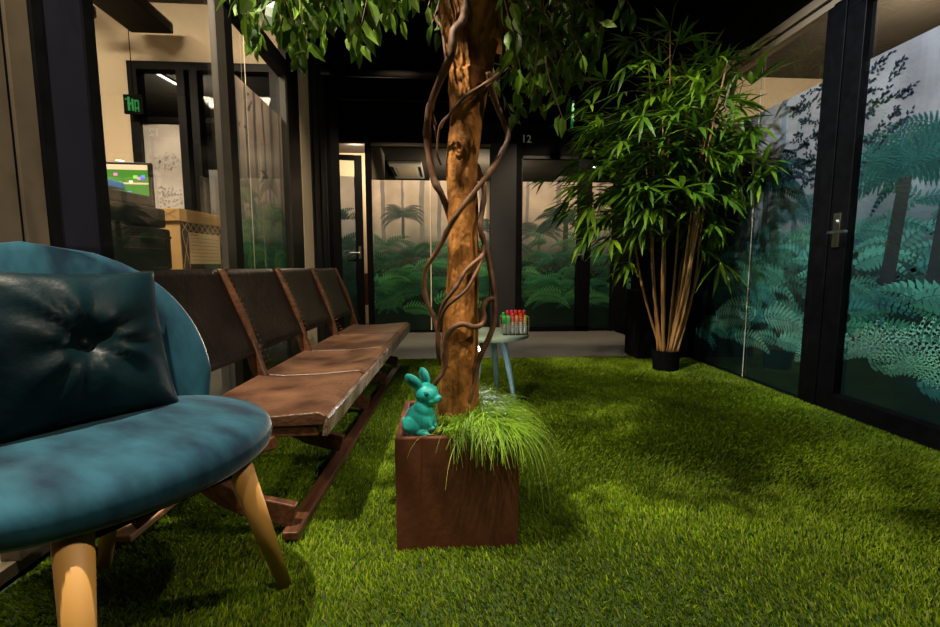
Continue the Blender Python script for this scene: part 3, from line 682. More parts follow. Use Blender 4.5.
# ------------------------------------------------------------------ planter, grass, rabbit, tree
PX,PY=.041,1.435
t=thing('planter','square oxblood red planter box holding the tree','planter',(PX,PY,.005))
W=.183; H=.35; b=MB()
out=[(-W,-W),(W,-W),(W,W),(-W,W)]; inn=[(x*.9,y*.9) for x,y in out]
vs=[(x,y,z) for z in (0,H) for x,y in out]+[(x,y,H) for x,y in inn]+[(x,y,H-.05) for x,y in inn]
fs=[(0,1,2,3)]+[(i,(i+1)%4,4+(i+1)%4,4+i) for i in range(4)]+[(4+i,4+(i+1)%4,8+(i+1)%4,8+i) for i in range(4)]+[(8+i,8+(i+1)%4,12+(i+1)%4,12+i) for i in range(4)]+[(12,13,14,15)]
b.add(vs,fs); b.build('box',M['terra'],t,bevel=.004)
b=MB(); q=W*.89; n=10
vs=[(-q+2*q*i/n,-q+2*q*j/n,H-.03+.012*noise.noise(Vector((i*.7,j*.7,1)))) for j in range(n+1) for i in range(n+1)]
b.add(vs,[(j*(n+1)+i,j*(n+1)+i+1,(j+1)*(n+1)+i+1,(j+1)*(n+1)+i) for j in range(n) for i in range(n)]); b.build('soil',M['soil'],t,smooth=True)
SZ=.005+H-.022
# trailing grass
b=MB(); rg=random.Random(9)
def blade(base,dirv,L,up,w,c,droop):
    p=Vector(base); d=Vector((dirv[0],dirv[1],up)).normalized(); n=7; pts=[p.copy()]
    for i in range(n):
        p=p+d*(L/n); d=(d+Vector((0,0,-droop/n))).normalized(); 
        # hold blades above the rim while over the box
        if abs(p.x-PX)<W+.004 and abs(p.y-PY)<W+.004: p.z=max(p.z,.005+H+.006)
        p.z=max(p.z,.03); pts.append(p.copy())
    sd=Vector((-dirv[1],dirv[0],0)); sd=sd.normalized() if sd.length>0 else Vector((1,0,0))
    vs=[]; 
    for i,p in enumerate(pts):
        ww=w*(1-i/(n+1))**.5; vs += [p-sd*ww,p+sd*ww]
    b.add(vs,[(2*i,2*i+1,2*i+3,2*i+2) for i in range(n)],c)
for i in range(3600):
    x=PX+rg.uniform(-.04,.165); y=PY+rg.uniform(-.165,.165)
    if x<PX+.0 and y<PY-.05 and rg.random()<.5: continue
    a=rg.gauss(-.5,1.3); L=rg.uniform(.05,.13)
    k=(x-PX)/.165
    if k>.2: L=rg.uniform(.08,.19); a=rg.gauss(-.3,1.0)
    tt=rg.random(); c=lerp((.09,.25,.012),(.4,.62,.05),tt)
    hz=SZ+.05*max(0,1-((x-PX-.07)/.1)**2)*rg.random()
    blade((x,y,hz),(math.cos(a),math.sin(a)),L,rg.uniform(.4,1.5),.0013,c,rg.uniform(2.0,3.8))
for i in range(420):
    x=PX+rg.uniform(.12,.175); y=PY+rg.uniform(-.17,.16); a=rg.gauss(-.05,.5)
    blade((x,y,SZ+.02),(math.cos(a),math.sin(a)),rg.uniform(.16,.33),rg.uniform(.1,.7),.0014,lerp((.12,.3,.02),(.4,.52,.08),rg.random()),rg.uniform(3.2,5.0))
for i in range(9):
    x=PX+rg.uniform(-.06,.17); a=-math.pi/2+rg.choice((-1,1))*rg.uniform(.5,1.25)
    blade((x,PY-.165,SZ+.015),(math.cos(a),math.sin(a)),rg.uniform(.1,.22),rg.uniform(.2,.6),.0013,(.42,.5,.1),rg.uniform(2.4,4))
# straws laid over the rabbit's feet
gr=b.build('trailing_grass',attrmat('trailing grass',.5,10,.2,.35)); tag(gr,'mop of fine lime green grass spilling over the planter right edge','plant')

# rabbit (voxel-remeshed body)
def ell(bm,c,r,rot=(0,0,0)):
    Mx=Matrix.Translation(c)@Euler(rot).to_matrix().to_4x4()@Matrix.Diagonal((r[0],r[1],r[2],1))
    bmesh.ops.create_uvsphere(bm,u_segments=24,v_segments=16,radius=1,matrix=Mx)
def remeshed(name,ells,mt,parent,vox=.003,smooth_it=6,cuts=()):
    bm=bmesh.new()
    for e in ells: ell(bm,*e)
    me=bpy.data.meshes.new(name); bm.to_mesh(me); bm.free()
    o=bpy.data.objects.new(name,me); col.objects.link(o)
    m=o.modifiers.new('r','REMESH'); m.mode='VOXEL'; m.voxel_size=vox
    s=o.modifiers.new('s','SMOOTH'); s.iterations=smooth_it; s.factor=.5
    bpy.context.view_layer.update()
    nm=bpy.data.meshes.new_from_object(o.evaluated_get(bpy.context.evaluated_depsgraph_get()))
    bpy.data.objects.remove(o); nm.name=name
    nm.materials.clear(); nm.materials.append(mt)
    nm.polygons.foreach_set('use_smooth',[True]*len(nm.polygons))
    o=bpy.data.objects.new(name,nm); link(o,parent); return o
# local frame: x = the way it faces (right in photo), -y towards the viewer, z up
t=thing('rabbit_figurine','turquoise crouching rabbit figurine at the planter corner','figurine',(-.068,1.345,SZ+.004),R(-22))
t.scale=(.96,.96,.96)
E=[((-.005,0,.045),(.050,.042,.048)),((.008,0,.075),(.036,.034,.045),(0,.25,0)),
   ((-.02,-.03,.03),(.032,.020,.032)),((-.02,.03,.03),(.032,.020,.032)),          # haunches
   ((.008,-.03,.009),(.034,.012,.010)),((.008,.03,.009),(.034,.012,.010)),        # feet
   ((.03,-.017,.05),(.010,.010,.032),(0,-.35,.0)),((.03,.017,.05),(.010,.010,.032),(0,-.35,0)), # forelegs
   ((.038,-.014,.022),(.014,.009,.009)),((.038,.014,.022),(.014,.009,.009)),
   ((.018,0,.130),(.040,.034,.034),(0,.15,0)),((.045,0,.118),(.022,.019,.018),(0,.3,0)),
   ((.035,-.016,.112),(.016,.012,.013)),((.035,.016,.112),(.016,.012,.013)),
   ((.062,0,.122),(.008,.009,.007)),((-.055,0,.03),(.016,.016,.016)),
   ((.012,-.014,.152),(.010,.009,.012)),((.012,.014,.152),(.010,.009,.012)),
   ((-.014,-.027,.172),(.020,.008,.035),(.3,-.8,0)),((.003,.019,.180),(.018,.008,.032),(-.12,-.45,0))]
body=remeshed('body',E,M['teal'],t,.0022,5)
dk=mat('dark teal glaze',(.004,.06,.065),.4)
b=MB()
for s in (-1,1):
    bm_=[]
for s in (-1,1):
    e=MB(); e.lathe([(.0005,-.004),(.0045,-.003),(.0062,0),(.0045,.003),(.0005,.004)],14); o=e.build('eye',dk,t,smooth=True); o.location=(.031,s*.0312,.137); o.rotation_euler=(R(90),0,s*R(-20) )
    e=MB()
    for k in range(13):
        aa=math.pi*(-.1+1.2*k/12); e.v.append(None) if False else None
    e.tube([(.031+.0105*math.cos(q),s*(.0318-.0012*abs(math.cos(q))),.137+.009*math.sin(q)) for q in [math.pi*k/10 for k in range(11)]],.0013,6); e.build('eyelid',M['teal'],t,smooth=True)
for (c,rot) in (((-.013,-.0345,.173),(.3,-.8,0)),((.005,.0115,.181),(-.12,-.45,0))):
    e=MB(); e.lathe([(.0005,-.001),(.007,-.0005),(.0075,.0005),(.0005,.001)],14)
    o=e.build('inner_ear',mat('inner ear glaze',(.01,.19,.19),.5),t,smooth=True); o.location=c; o.rotation_euler=(R(90)+rot[0],rot[1],0); o.scale=(1.5,2.8,1)
e=MB(); e.tube([(.066,-.004,.118),(.0705,0,.1165),(.066,.004,.118)],.0011,6); e.tube([(.0705,0,.1165),(.0685,0,.1085)],.0009,6); e.tube([(.060,-.009,.108),(.0675,-.002,.1075),(.0675,.002,.1075),(.060,.009,.108)],.0011,6)
e.build('mouth',dk,t,smooth=True)

# tree
TY=1.46
tree=thing('ficus_tree','tall ficus tree with tawny trunk wrapped in lianas in the planter','tree',(.065,TY,SZ))
Tinv=Matrix.Translation((-.065,-TY,-SZ))
def loc(p): return Tinv@Vector(p)
left =[(430,460),(436,440),(437,420),(438,400),(440,370),(442,340),(446,300),(448,250),(447,200),(446,160),(450,120),(448,80),(446,50),(440,20),(432,-10)]
right=[(486,460),(482,440),(480,420),(479,400),(478,370),(477,340),(477,300),(478,250),(477,200),(477,160),(481,120),(489,80),(496,50),(510,15),(520,-10)]
cps=[];rads=[]
for (lx,ly),(rx,ry) in zip(left,right):
    a=at(lx,ly,TY); c=at(rx,ry,TY); cps.append((a+c)/2); rads.append((c-a).length/2)
cps[0].z=SZ-.01; cps[1].z=min(cps[1].z,SZ+.03)
# densify
P=catmull(cps,16); Rr=[]
for i in range(len(rads)-1):
    for k in range(16): Rr.append(rads[i]+(rads[i+1]-rads[i])*k/16)
Rr.append(rads[-1])
cut=len(P)
b=MB(); n=72; vs=[]
for i,(p,r) in enumerate(zip(P,Rr)):
    for j in range(n):
        an=2*math.pi*j/n
        q=Vector((math.cos(an)*1.6,math.sin(an)*1.6,p.z*3.2))
        rr_=r*(1+.10*noise.noise(q)+.07*noise.noise(q*2.6)+.05*noise.noise(q*6)+.035*noise.noise(q*14)+.045*math.sin(5*an+p.z*2))
        sq=.85 if p.z>1.45 else 1
        vs.append(loc((p.x+math.cos(an)*rr_,p.y+math.sin(an)*rr_*sq,p.z)))
b.add(vs,[(i*n+j,i*n+(j+1)%n,(i+1)*n+(j+1)%n,(i+1)*n+j) for i in range(len(P)-1) for j in range(n)]+[tuple(range(n))[::-1],tuple((len(P)-1)*n+j for j in range(n))])
b.build('trunk',M['bark'],tree,smooth=True)
# bark scars
for (px,py,r_) in ((458,153,.016),(480,45,.012),(462,275,.01),(468,352,.014),(470,385,.012),(489,72,.011)):
    c=at(px,py,TY); i=min(range(len(P)),key=lambda k:abs(P[k].z-c.z)); dx=c.x-P[i].x; r0=Rr[i]*1.02
    yy=P[i].y-math.sqrt(max(1e-5,r0*r0-dx*dx))
    if P[i].z>1.45: yy+= .008
    b=MB(); b.lathe([(r_*.2,-.001),(r_*.5,.002),(r_*.8,.004),(r_*1.05,.001),(r_*1.3,-.012)],14)
    o=b.build('knot',M['bark'],tree,smooth=True); o.location=loc((c.x,yy,c.z)); o.rotation_euler=(R(90),0,math.atan2(dx,r0)); o.scale=(.8,1.5,1)
# limbs above the fork
top=P[-1]
limbs=[]
def limb(pts,r0,r1,name='branch',m_=None,wob=.1):
    Q=catmull(pts,8); k=len(Q); b=MB(); b.tube([loc(q) for q in Q],[r0+(r1-r0)*i/(k-1) for i in range(k)],12,wob=wob); 
    limbs.append(Q); return b.build(name,m_ or M['bark'],tree,smooth=True)
limb([top+Vector((-.05,0,-.12)),top+Vector((-.09,-.0,.1)),(-.15,1.5,2.15),(-.4,1.45,2.35),(-.75,1.4,2.45)],.06,.015)
limb([top+Vector((.0,.01,-.1)),top+Vector((.02,.02,.2)),(.12,1.7,2.3),(.1,2.0,2.6)],.06,.015)
limb([top+Vector((.06,0,-.16)),top+Vector((.13,-.0,.06)),(.34,1.5,2.05),(.6,1.5,2.3),(.85,1.6,2.4)],.05,.012)
limb([top+Vector((.02,-.02,.0)),(.1,1.3,2.2),(.15,1.0,2.45),(.1,.75,2.5)],.035,.01)
# diagonal thin branch right
limb([at(500,42,1.47),at(512,30,1.46),at(530,10,1.45),at(545,-25,1.45),at(560,-80,1.45)],.006,.005,wob=.1)

# lianas : traced positions, wrapped at true depth around the trunk
def vine(pts,r,r2=None,knots=True):
    V=[at(px,py,TY+dy) for px,py,dy in pts]; Q=catmull(V,7); k=len(Q); r2=r2 or r
    rad=[(r+(r2-r)*i/(k-1))*(1+.16*noise.noise(Vector((q.z*22,i*.13,r*900)))+(.28*max(0,noise.noise(Vector((q.z*31,7,i*.31)))) if knots else 0)) for i,q in enumerate(Q)]
    b=MB(); b.tube([loc(q) for q in Q],rad,10,wob=.10); return b.build('liana',M['vine'],tree,smooth=True)
F=-.085; B=.07
vine([(468,-12,F),(466,8,F),(462,22,F),(454,32,-.1),(452,50,-.1),(448,62,-.09),(440,80,-.06),(431,104,-.03),(427,130,-.02),(430,160,-.02),(434,180,-.02),(442,195,-.02),(448,212,.02),(455,230,.06),(470,245,.075),(482,252,.04)],.0135,.009)
vine([(505,66,-.0),(496,76,-.06),(480,87,-.09),(463,98,-.1),(450,114,-.08),(441,124,-.05),(438,137,-.04),(437,152,-.04),(441,165,-.02)],.0055,.003)
vine([(503,68,-.0),(494,80,-.06),(478,92,-.093),(461,104,-.095),(447,118,-.08),(441,128,-.05)],.0035,.0025)
vine([(488,72,-.07),(492,90,-.05),(498,108,-.03),(505,124,-.02),(508,137,-.03),(502,152,-.04),(493,168,-.06),(482,182,-.08),(470,197,-.088),(459,212,-.088),(450,226,-.07),(439,248,-.05),(427,267,-.03),(424,285,-.02),(427,302,-.02),(434,318,-.02),(438,335,-.03),(438,352,-.02)],.009,.007)
vine([(477,165,.06),(482,180,.03),(484,192,-.02),(482,212,-.03),(480,226,-.05),(483,238,-.05),(488,256,-.05),(491,272,-.05),(494,290,-.05),(495,305,-.05),(494,322,-.05),(489,338,-.05),(482,352,-.05),(477,366,-.05),(474,382,-.05),(470,398,-.06),(468,412,-.05)],.0085,.009)
vine([(494,298,-.05),(487,301,-.055),(483,308,-.06),(484,317,-.06),(481,325,-.07),(473,327,-.085),(463,324,-.09),(453,328,-.09),(447,337,-.085),(446,350,-.08),(446,362,-.08),(442,374,-.08),(436,382,-.07),(432,392,-.05)],.0095,.0075)
vine([(484,245,-.05),(482,256,-.065),(474,263,-.08),(465,272,-.088),(458,284,-.09),(451,294,-.09),(444,303,-.075),(440,314,-.06),(438,330,-.05),(439,345,-.03)],.007,.005)
vine([(484,252,-.06),(480,264,-.075),(474,277,-.085),(466,290,-.09),(454,300,-.09),(445,309,-.075),(440,322,-.055),(437,340,-.04),(438,358,-.02)],.0055,.005)
vine([(437,142,-.03),(432,112,-.02),(436,124,-.03)],.003,.003,False)
vine([(441,316,-.05),(438,332,-.05),(439,350,-.05),(440,365,-.03)],.006,.004)
vine([(444,-12,-.03),(434,8,-.02),(437,20,-.03),(442,30,-.05),(446,60,-.06)],.006,.004)
vine([(503,-12,-.07),(500,12,-.08),(502,30,-.07),(504,50,-.04),(502,66,-.03),(497,82,.0)],.007,.004)

# foliage
twigs=MB(); fol=MB(); rf=random.Random(3)
def leafcol(k=0):
    t=rf.random(); return lerp((.03,.085,.01),(.15,.27,.025),t) if rf.random()>.06 else (.16,.24,.05)
def twig(p0,p1,nl,Ls=(.045,.07),sag=.03):
    p0,p1=Vector(p0),Vector(p1); mid=(p0+p1)/2+Vector((rf.uniform(-.03,.03),rf.uniform(-.03,.03),sag))
    Q=catmull([p0,mid,p1],4); k=len(Q)
    twigs.tube([loc(q) for q in Q],[.0028*(1-.6*i/(k-1)) for i in range(k)],5,caps=False)
    for i in range(nl):
        t=(i+.7)/nl*(k-1); j=min(int(t),k-2); q=Q[j].lerp(Q[j+1],t-j)
        d=Vector((rf.uniform(-1,1),rf.uniform(-1,1),rf.uniform(-1.9,-.3)))
        dd=d.normalized()*.008; L=rf.uniform(*Ls)
        twigs.tube([loc(q),loc(q+dd)],.0008,4,caps=False)
        nn=Vector((rf.uniform(-1,1),rf.uniform(-1,1),rf.uniform(.0,1)))
        fol.leaf(loc(q+dd),d,nn,L*1.1,L*rf.uniform(.5,.6),rf.uniform(.05,.4),.35,leafcol())
    q=Q[-1]; fol.leaf(loc(q),(rf.uniform(-.3,.3),rf.uniform(-.3,.3),-1),(rf.uniform(-1,1),-1,.2),.06,.028,.15,.3,leafcol())
# visible hanging fringe: (px, lowest py)
fr=[(238,12),(246,30),(250,55),(256,40),(262,62),(268,28),(276,40),(284,44),(292,62),(296,70),(302,58),(288,30),(310,30),(318,38),(326,48),(334,30),(342,26),(350,50),(358,55),(364,62),(370,45),(380,20),(388,28),(396,24),(402,38),(410,12),(416,10),(350,20),(326,22),(300,20),(270,12)]
for px,py in fr:
    for k in range(2):
        Y=TY+rf.uniform(-.32,.25); e=at(px+rf.uniform(-5,5),py-rf.uniform(14,20)-k*14,Y)
        twig(e+Vector((rf.uniform(-.1,.1),rf.uniform(-.1,.1),rf.uniform(.25,.4))),e,rf.randint(8,11))
for px,py in [(432,32),(437,40),(428,14)]:
    e=at(px,py-8,TY-.1); twig(e+Vector((.05,.05,.16)),e,3,(.03,.04))
for i in range(58):
    px=rf.uniform(508,603); lim=118 if px<575 else 75
    py=rf.uniform(5,lim); Y=TY+rf.uniform(-.15,.35); e=at(px,py,Y)
    twig(e+Vector((rf.uniform(-.14,.0),rf.uniform(-.1,.1),rf.uniform(.10,.22))),e,rf.randint(6,9),(.035,.06))
for px,py in [(628,8),(634,12),(620,2)]:
    e=at(px,py,TY-.1); twig(e+Vector((-.1,.0,.25)),e,4)
# hanging aerial root at right
limb([at(540,-20,1.6),at(541,30,1.6),at(540,80,1.6),at(541,108,1.6)],.007,.004,'aerial_root',M['vine'],.3)
limb([at(542,-30,1.58),at(555,8,1.58),at(566,55,1.58),at(580,72,1.58),at(597,90,1.58)],.003,.0015,'branch',M['twig'],.1)
# crown above the picture
for i in range(150):
    Q=rf.choice(limbs[:4]); q=Q[rf.randint(len(Q)//3,len(Q)-1)]
    a=rf.uniform(0,6.28); rr_=rf.uniform(.1,.5); e=Vector((q.x+rr_*math.cos(a),q.y+rr_*math.sin(a),max(2.06+.45*abs(q.y-1.5),q.z+rf.uniform(-.3,.2))))
    if e.x<LX+.1: continue
    if e.y<1.1: e.z=max(e.z,1.95)
    twig(q,e,rf.randint(9,13))
for (cx,cy,cz,rr_,nn_) in ((-.15,.75,2.3,.22,26),(.35,.8,2.4,.2,24),(.75,1.05,2.3,.22,26),(.45,1.35,2.15,.2,22),(.95,1.5,2.3,.2,20),(-.35,1.2,2.35,.18,18)):  # unseen leaf clumps added to throw shadow bands across the turf
    for i in range(nn_):
        a=rf.uniform(0,6.28); q=Vector((cx+rf.uniform(-1,1)*rr_,cy+rf.uniform(-1,1)*rr_,cz+rf.uniform(-.15,.15)))
        twig(Vector((cx,cy,cz+.12)),q,rf.randint(9,13))
for (cx,cy,cz) in ((-.15,.75,2.42),(.35,.8,2.52),(.75,1.05,2.42),(.45,1.35,2.27),(.95,1.5,2.42),(-.35,1.2,2.47)):
    limb([top+Vector((.0,0,.15)),((cx+.1)/2,(cy+1.5)/2,(cz+2.05)/2+.1),(cx,cy,cz)],.018,.005)
twigs.build('twigs',M['twig'],tree); fol.build('foliage',M['ficus'],tree)

# ------------------------------------------------------------------ bamboo
BX,BYY=1.80,3.44
t=thing('potted_bamboo','tall bamboo plant in a small black pot by the right glass wall','plant',(BX,BYY,.006))
b=MB(); b.lathe([(.085,0),(.095,.01),(.108,.165),(.108,.175),(.098,.175),(.095,.15),(.001,.15)],28); pot=b.build('pot',M['blackmatte'],t,smooth=False)
b=MB(); b.lathe([(.094,.150),(.05,.158),(.001,.16)],20); b.build('soil',M['soil'],t)
rb=random.Random(12); bl=MB(); tw=MB()
def cluster(p,d,n,L,dark):
    d=Vector(d).normalized()
    for i in range(n):
        a=(i/(n-1)-.5)*2.0 if n>1 else 0
        side=d.cross(Vector((0,0,1))); 
        if side.length<.1: side=Vector((1,0,0))
        side.normalize()
        v=(d*math.cos(a)+side*math.sin(a)+Vector((0,0,rb.uniform(-.45,.35)))).normalized()
        l=L*rb.uniform(.7,1.15); tt=rb.random(); c=lerp((.035,.10,.006),(.24,.42,.02),tt*tt*(1-dark))
        tip=Vector(p)+v*l
        if BX+tip.x>RX-.06: v.x=-abs(v.x)*.3; v.normalize()
        tip=Vector(p)+v*l
        if BX+tip.x>RX-.05 or BYY+tip.y>5.6 or (BX+tip.x>1.88 and BYY+tip.y>3.8): continue
        bl.leaf(p,v,(rb.uniform(-.3,.3),rb.uniform(-.3,.3),1),l,l*rb.uniform(.11,.15),rb.uniform(.1,.4),.25,c)
tops=[]
for i in range(17):
    a=rb.uniform(0,6.28); r0=rb.uniform(.02,.082); x0,y0=r0*math.cos(a),r0*math.sin(a)
    hh=rb.uniform(1.2,2.3); sp=rb.uniform(.05,.26)*(hh/1.6); x1,y1=x0+sp*math.cos(a)*1.3,y0+sp*math.sin(a)
    if i<2: hh=2.42+.1*i
    Q=catmull([(x0,y0,.15),(x0*.7+x1*.5,y0*.7+y1*.5,hh*.4),(x1*.9,y1*.9,hh*.75),(x1*1.25,y1*1.25,hh)],10)
    rad=[rb.uniform(.75,1.0)*(.0125-.008*k/(len(Q)-1))*(1.22 if k%4==0 else 1) for k in range(len(Q))]
    b=MB(); b.tube(Q,rad,8); b.build('culm',M['culm'],t,smooth=True)
    for k,q in enumerate(Q):
        if q.z<1.12: continue
        for m_ in range(2 if rb.random()<.12 else 1):
            a2=rb.uniform(0,6.28) if rb.random()<.6 else rb.uniform(2.2,4.0); ln=rb.uniform(.12,.55)*(1.15-.35*abs(q.z-1.55)); 
            e=q+Vector((math.cos(a2)*ln,math.sin(a2)*ln*.8,rb.uniform(.0,.2)-.25*ln))
            if BX+e.x>RX-.12: e.x=RX-.12-BX-rb.uniform(0,.15)
            if e.z<.95: e.z=.95+rb.random()*.1
            if BX+e.x>1.84 and BYY+e.y>3.7: e.y=3.7-BYY
            mid=(q+e)/2+Vector((0,0,.06)); S=catmull([q,mid,e],4)
            tw.tube(S,.0018,4,caps=False)
            cluster(e,(e-mid)+Vector((0,0,rb.uniform(-.02,.10))),rb.randint(6,9),rb.uniform(.2,.3),min(.5,.8*rb.random()))
            if rb.random()<.5: cluster(S[4],(e-q)+Vector((0,0,.1)),rb.randint(3,5),rb.uniform(.16,.24),.3)
    cluster(Q[-1],(rb.uniform(-.5,.5),rb.uniform(-.5,.5),1),8,.25,.1)
# a few reaching to the left of the picture and low
for (px,py,Y) in ((592,205,3.3),(600,172,3.35),(608,215,3.3),(612,190,3.4),(622,248,3.4),(630,262,3.3),(585,238,3.3),(640,225,3.2),(612,240,3.25),(600,120,3.2),(590,105,3.2),(648,205,3.1),(720,262,3.2),(745,130,3.2),(755,140,3.1),(748,160,3.3),(735,180,3.2),(735,105,3.2)):
    e=at(px,py,Y)-Vector((BX,BYY,.006)); q=Vector((.02*(1 if px>665 else -3),0,e.z+rb.uniform(.0,.15)))
    if BX+e.x>RX-.12: e.x=RX-.12-BX
    mid=(q+e)/2+Vector((0,0,.08)); S=catmull([q,mid,e],5); tw.tube(S,.0025,5,caps=False)
    cluster(e,(e-mid)+Vector((0,0,-.04)),8,.27,0); cluster(S[6],(e-q),5,.22,.1)
tw.build('twigs',mat('green twig',(.05,.08,.015),.5,(.08,.1,.02),10),t); bl.build('foliage',M['bamboo'],t)

# ------------------------------------------------------------------ side table with markers
TX,TYY=.262,2.62
t=thing('side_table','round sage green side table with pale blue legs behind the trunk','table',(TX,TYY,.012))
b=MB(); b.lathe([(.235,.422),(.248,.426),(.25,.436),(.248,.444),(.0,.444)],48); b.build('tabletop',M['tabletop'],t)
for k in range(4):
    a=R(-28+90*k); b=MB(); c,s=math.cos(a),math.sin(a)
    b.tube([(.10*c,.10*s,.424),(.19*c,.19*s,0)],[.021,.013],14); b.build('leg',M['tableleg'],t,smooth=True)
TZ=.012+.444
t=thing('marker_holder','clear wire caddy standing on the round table full of markers','holder',(TX+.155,TYY-.06,TZ+.001))
b=MB(); b.box(-.075,.075,-.045,.045,0,.004); b.build('base',M['clear'],t)
b=MB()
for (x0,x1,y0,y1) in ((-.075,.075,-.045,-.042),(-.075,.075,.042,.045),(-.075,-.072,-.042,.042),(.072,.075,-.042,.042)): b.box(x0,x1,y0,y1,.004,.085)
b.build('side_wall',M['clear'],t)
b=MB()
for z in (.05,.105): b.tube([(-.077,-.047,z),(.077,-.047,z),(.077,.047,z),(-.077,.047,z),(-.077,-.047,z)],.0017,6)
for x in (-.077,-.038,0,.038,.077):
    for y in (-.047,.047): b.tube([(x,y,.0),(x,y,.105)],.0014,6)
b.build('wire_frame',mat('pale gold wire',(.8,.68,.35),.3,metal=.8),t)
caps=[((.02,.35,.05),'green'),((.03,.5,.08),'bright green'),((.55,.02,.06),'crimson'),((.6,.03,.1),'pink red'),((.6,.25,.02),'orange'),((.7,.03,.02),'scarlet'),((.65,.08,.02),'vermilion'),((.55,.42,.03),'yellow')]
bodyw=mat('marker barrel',(.62,.58,.55),.4); cm=[mat('cap '+n,c,.35) for c,n in caps]
place=['at the left end of the front row','second from left in the front row','in the middle of the front row','right of the middle in the front row','second from right in the front row','at the right end of the front row']
fi=[0,1,2,3,4,5]
import itertools
for row in range(2):
    for k in range(6):
        ci=[0,1,2,4,5,7][k] if row==0 else [0,2,3,6,5,6][k]
        g='front' if row==0 else 'back'
        lab='%s capped marker %s of the clear caddy'%(caps[ci][1],['at the left end of the front row','second from the left in the front row','third from the left in the front row','third from the right in the front row','second from the right in the front row','at the right end of the front row'][k].replace('front',g))
        h=.014*(row)+ (.012 if ci in (2,3,5,6) else 0)
        m_=thing('marker_pen',lab,'marker',(TX+.155-.06+k*.024,TYY-.06+(-.024 if row==0 else .02),TZ+.0065),0,'markers in the clear caddy')
        b=MB(); b.lathe([(.009,0),(.0105,.003),(.0105,.062+h),(.008,.066+h)],14); b.build('barrel',bodyw,m_)
        b=MB(); b.lathe([(.0115,.058+h),(.0115,.100+h),(.009,.106+h),(.004,.108+h)],14); b.build('cap',cm[ci],m_,smooth=False)
# small spotlight on the turf behind the trunk
t=thing('floor_spotlight','small bright white spotlight glowing behind the trunk base','light',(.148,2.15,.012),R(180))
b=MB(); b.lathe([(.05,0),(.05,.012),(.012,.02),(.012,.36),(.02,.37)],20); b.build('stand',M['white'],t)
b=MB(); b.tube([(0,.02,.43),(0,-.05,.45)],[.034,.036],20); b.tube([(0,0,.36),(0,-.01,.42)],.008,10); b.build('lamp_head',M['white'],t)
b=MB(); b.tube([(0,.0205,.43),(0,.036,.4255)],[.03,.026],20); b.build('lens',mat('lit spot lens',(1,1,1),.3,emit=(1,.97,.95),estr=60),t)

# ------------------------------------------------------------------ cinema bench
bt=thing('seat_bench','row of four joined brown leather seats on wooden rails','bench',(-.468,1.352,.012),R(-2.3))
PI_=.568
# side members at x pitch; local x: + towards the planter, y along
def swept(poly_pts,r_w,y0,th,name,m_,parent):
    """flat board following a polyline in xz with half widths, thickness th along y"""
    Q=catmull([Vector((p[0],0,p[1])) for p in poly_pts],6); k=len(Q); up=[];lo=[]
    ws=np.interp(np.linspace(0,1,k),np.linspace(0,1,len(r_w)),r_w)
    for i,q in enumerate(Q):
        d=(Q[min(i+1,k-1)]-Q[max(i-1,0)]).normalized(); nx,nz=-d.z,d.x
        up.append((q.x+nx*ws[i],q.z+nz*ws[i])); lo.append((q.x-nx*ws[i],q.z-nz*ws[i]))
    b=MB(); n=k
    vs=[(x,y0,z) for x,z in up]+[(x,y0,z) for x,z in lo]+[(x,y0+th,z) for x,z in up]+[(x,y0+th,z) for x,z in lo]
    fs=[(i,i+1,n+i+1,n+i) for i in range(n-1)]+[(2*n+i,3*n+i,3*n+i+1,2*n+i+1) for i in range(n-1)]
    fs+=[(i,2*n+i,2*n+i+1,i+1) for i in range(n-1)]+[(n+i,n+i+1,3*n+i+1,3*n+i) for i in range(n-1)]+[(0,n,3*n,2*n),(n-1,3*n-1,4*n-1,2*n-1)]
    b.add(vs,fs); return b.build(name,m_,parent,bevel=.005)
for k in range(5):
    y=k*PI_-.018
    bar=swept([(-.50,.820),(-.41,.605),(-.345,.38),(-.31,.30)],[.021,.024,.026,.02],y,.036,'back_post',M['oldwood'],bt)
    s=MB()
    for i in range(20):
        f=i/19; x=-.50+(.18)*f; z=.82-.42*f
        for yy in (y-.004,y+.040):
            s.lathe([(.0022,-.0015),(.003,0),(.0018,.002)],6,(x+.022,yy+(.004 if yy<y else -.004),z+.012))
    s.build('studs',M['brass'],bar)
    swept([(-.33,.31),(-.27,.18),(-.15,.105),(.0,.064)],[.028,.03,.036,.036],y+.002,.032,'front_leg',M['oldwood'],bt)
    swept([(-.05,.30),(-.2,.25),(-.38,.14),(-.50,.05)],[.018,.022,.022,.03],y+.002,.03,'rear_leg',M['oldwood'],bt)
b=MB(); b.box(-.025,.025,-.05,4*PI_+.04,.008,.034); b.build('front_rail',M['oldwood'],bt,bevel=.004)
b=MB(); b.box(-.535,-.475,-.05,4*PI_+.04,.008,.03); b.build('rear_rail',M['ltwood'],bt,bevel=.004)
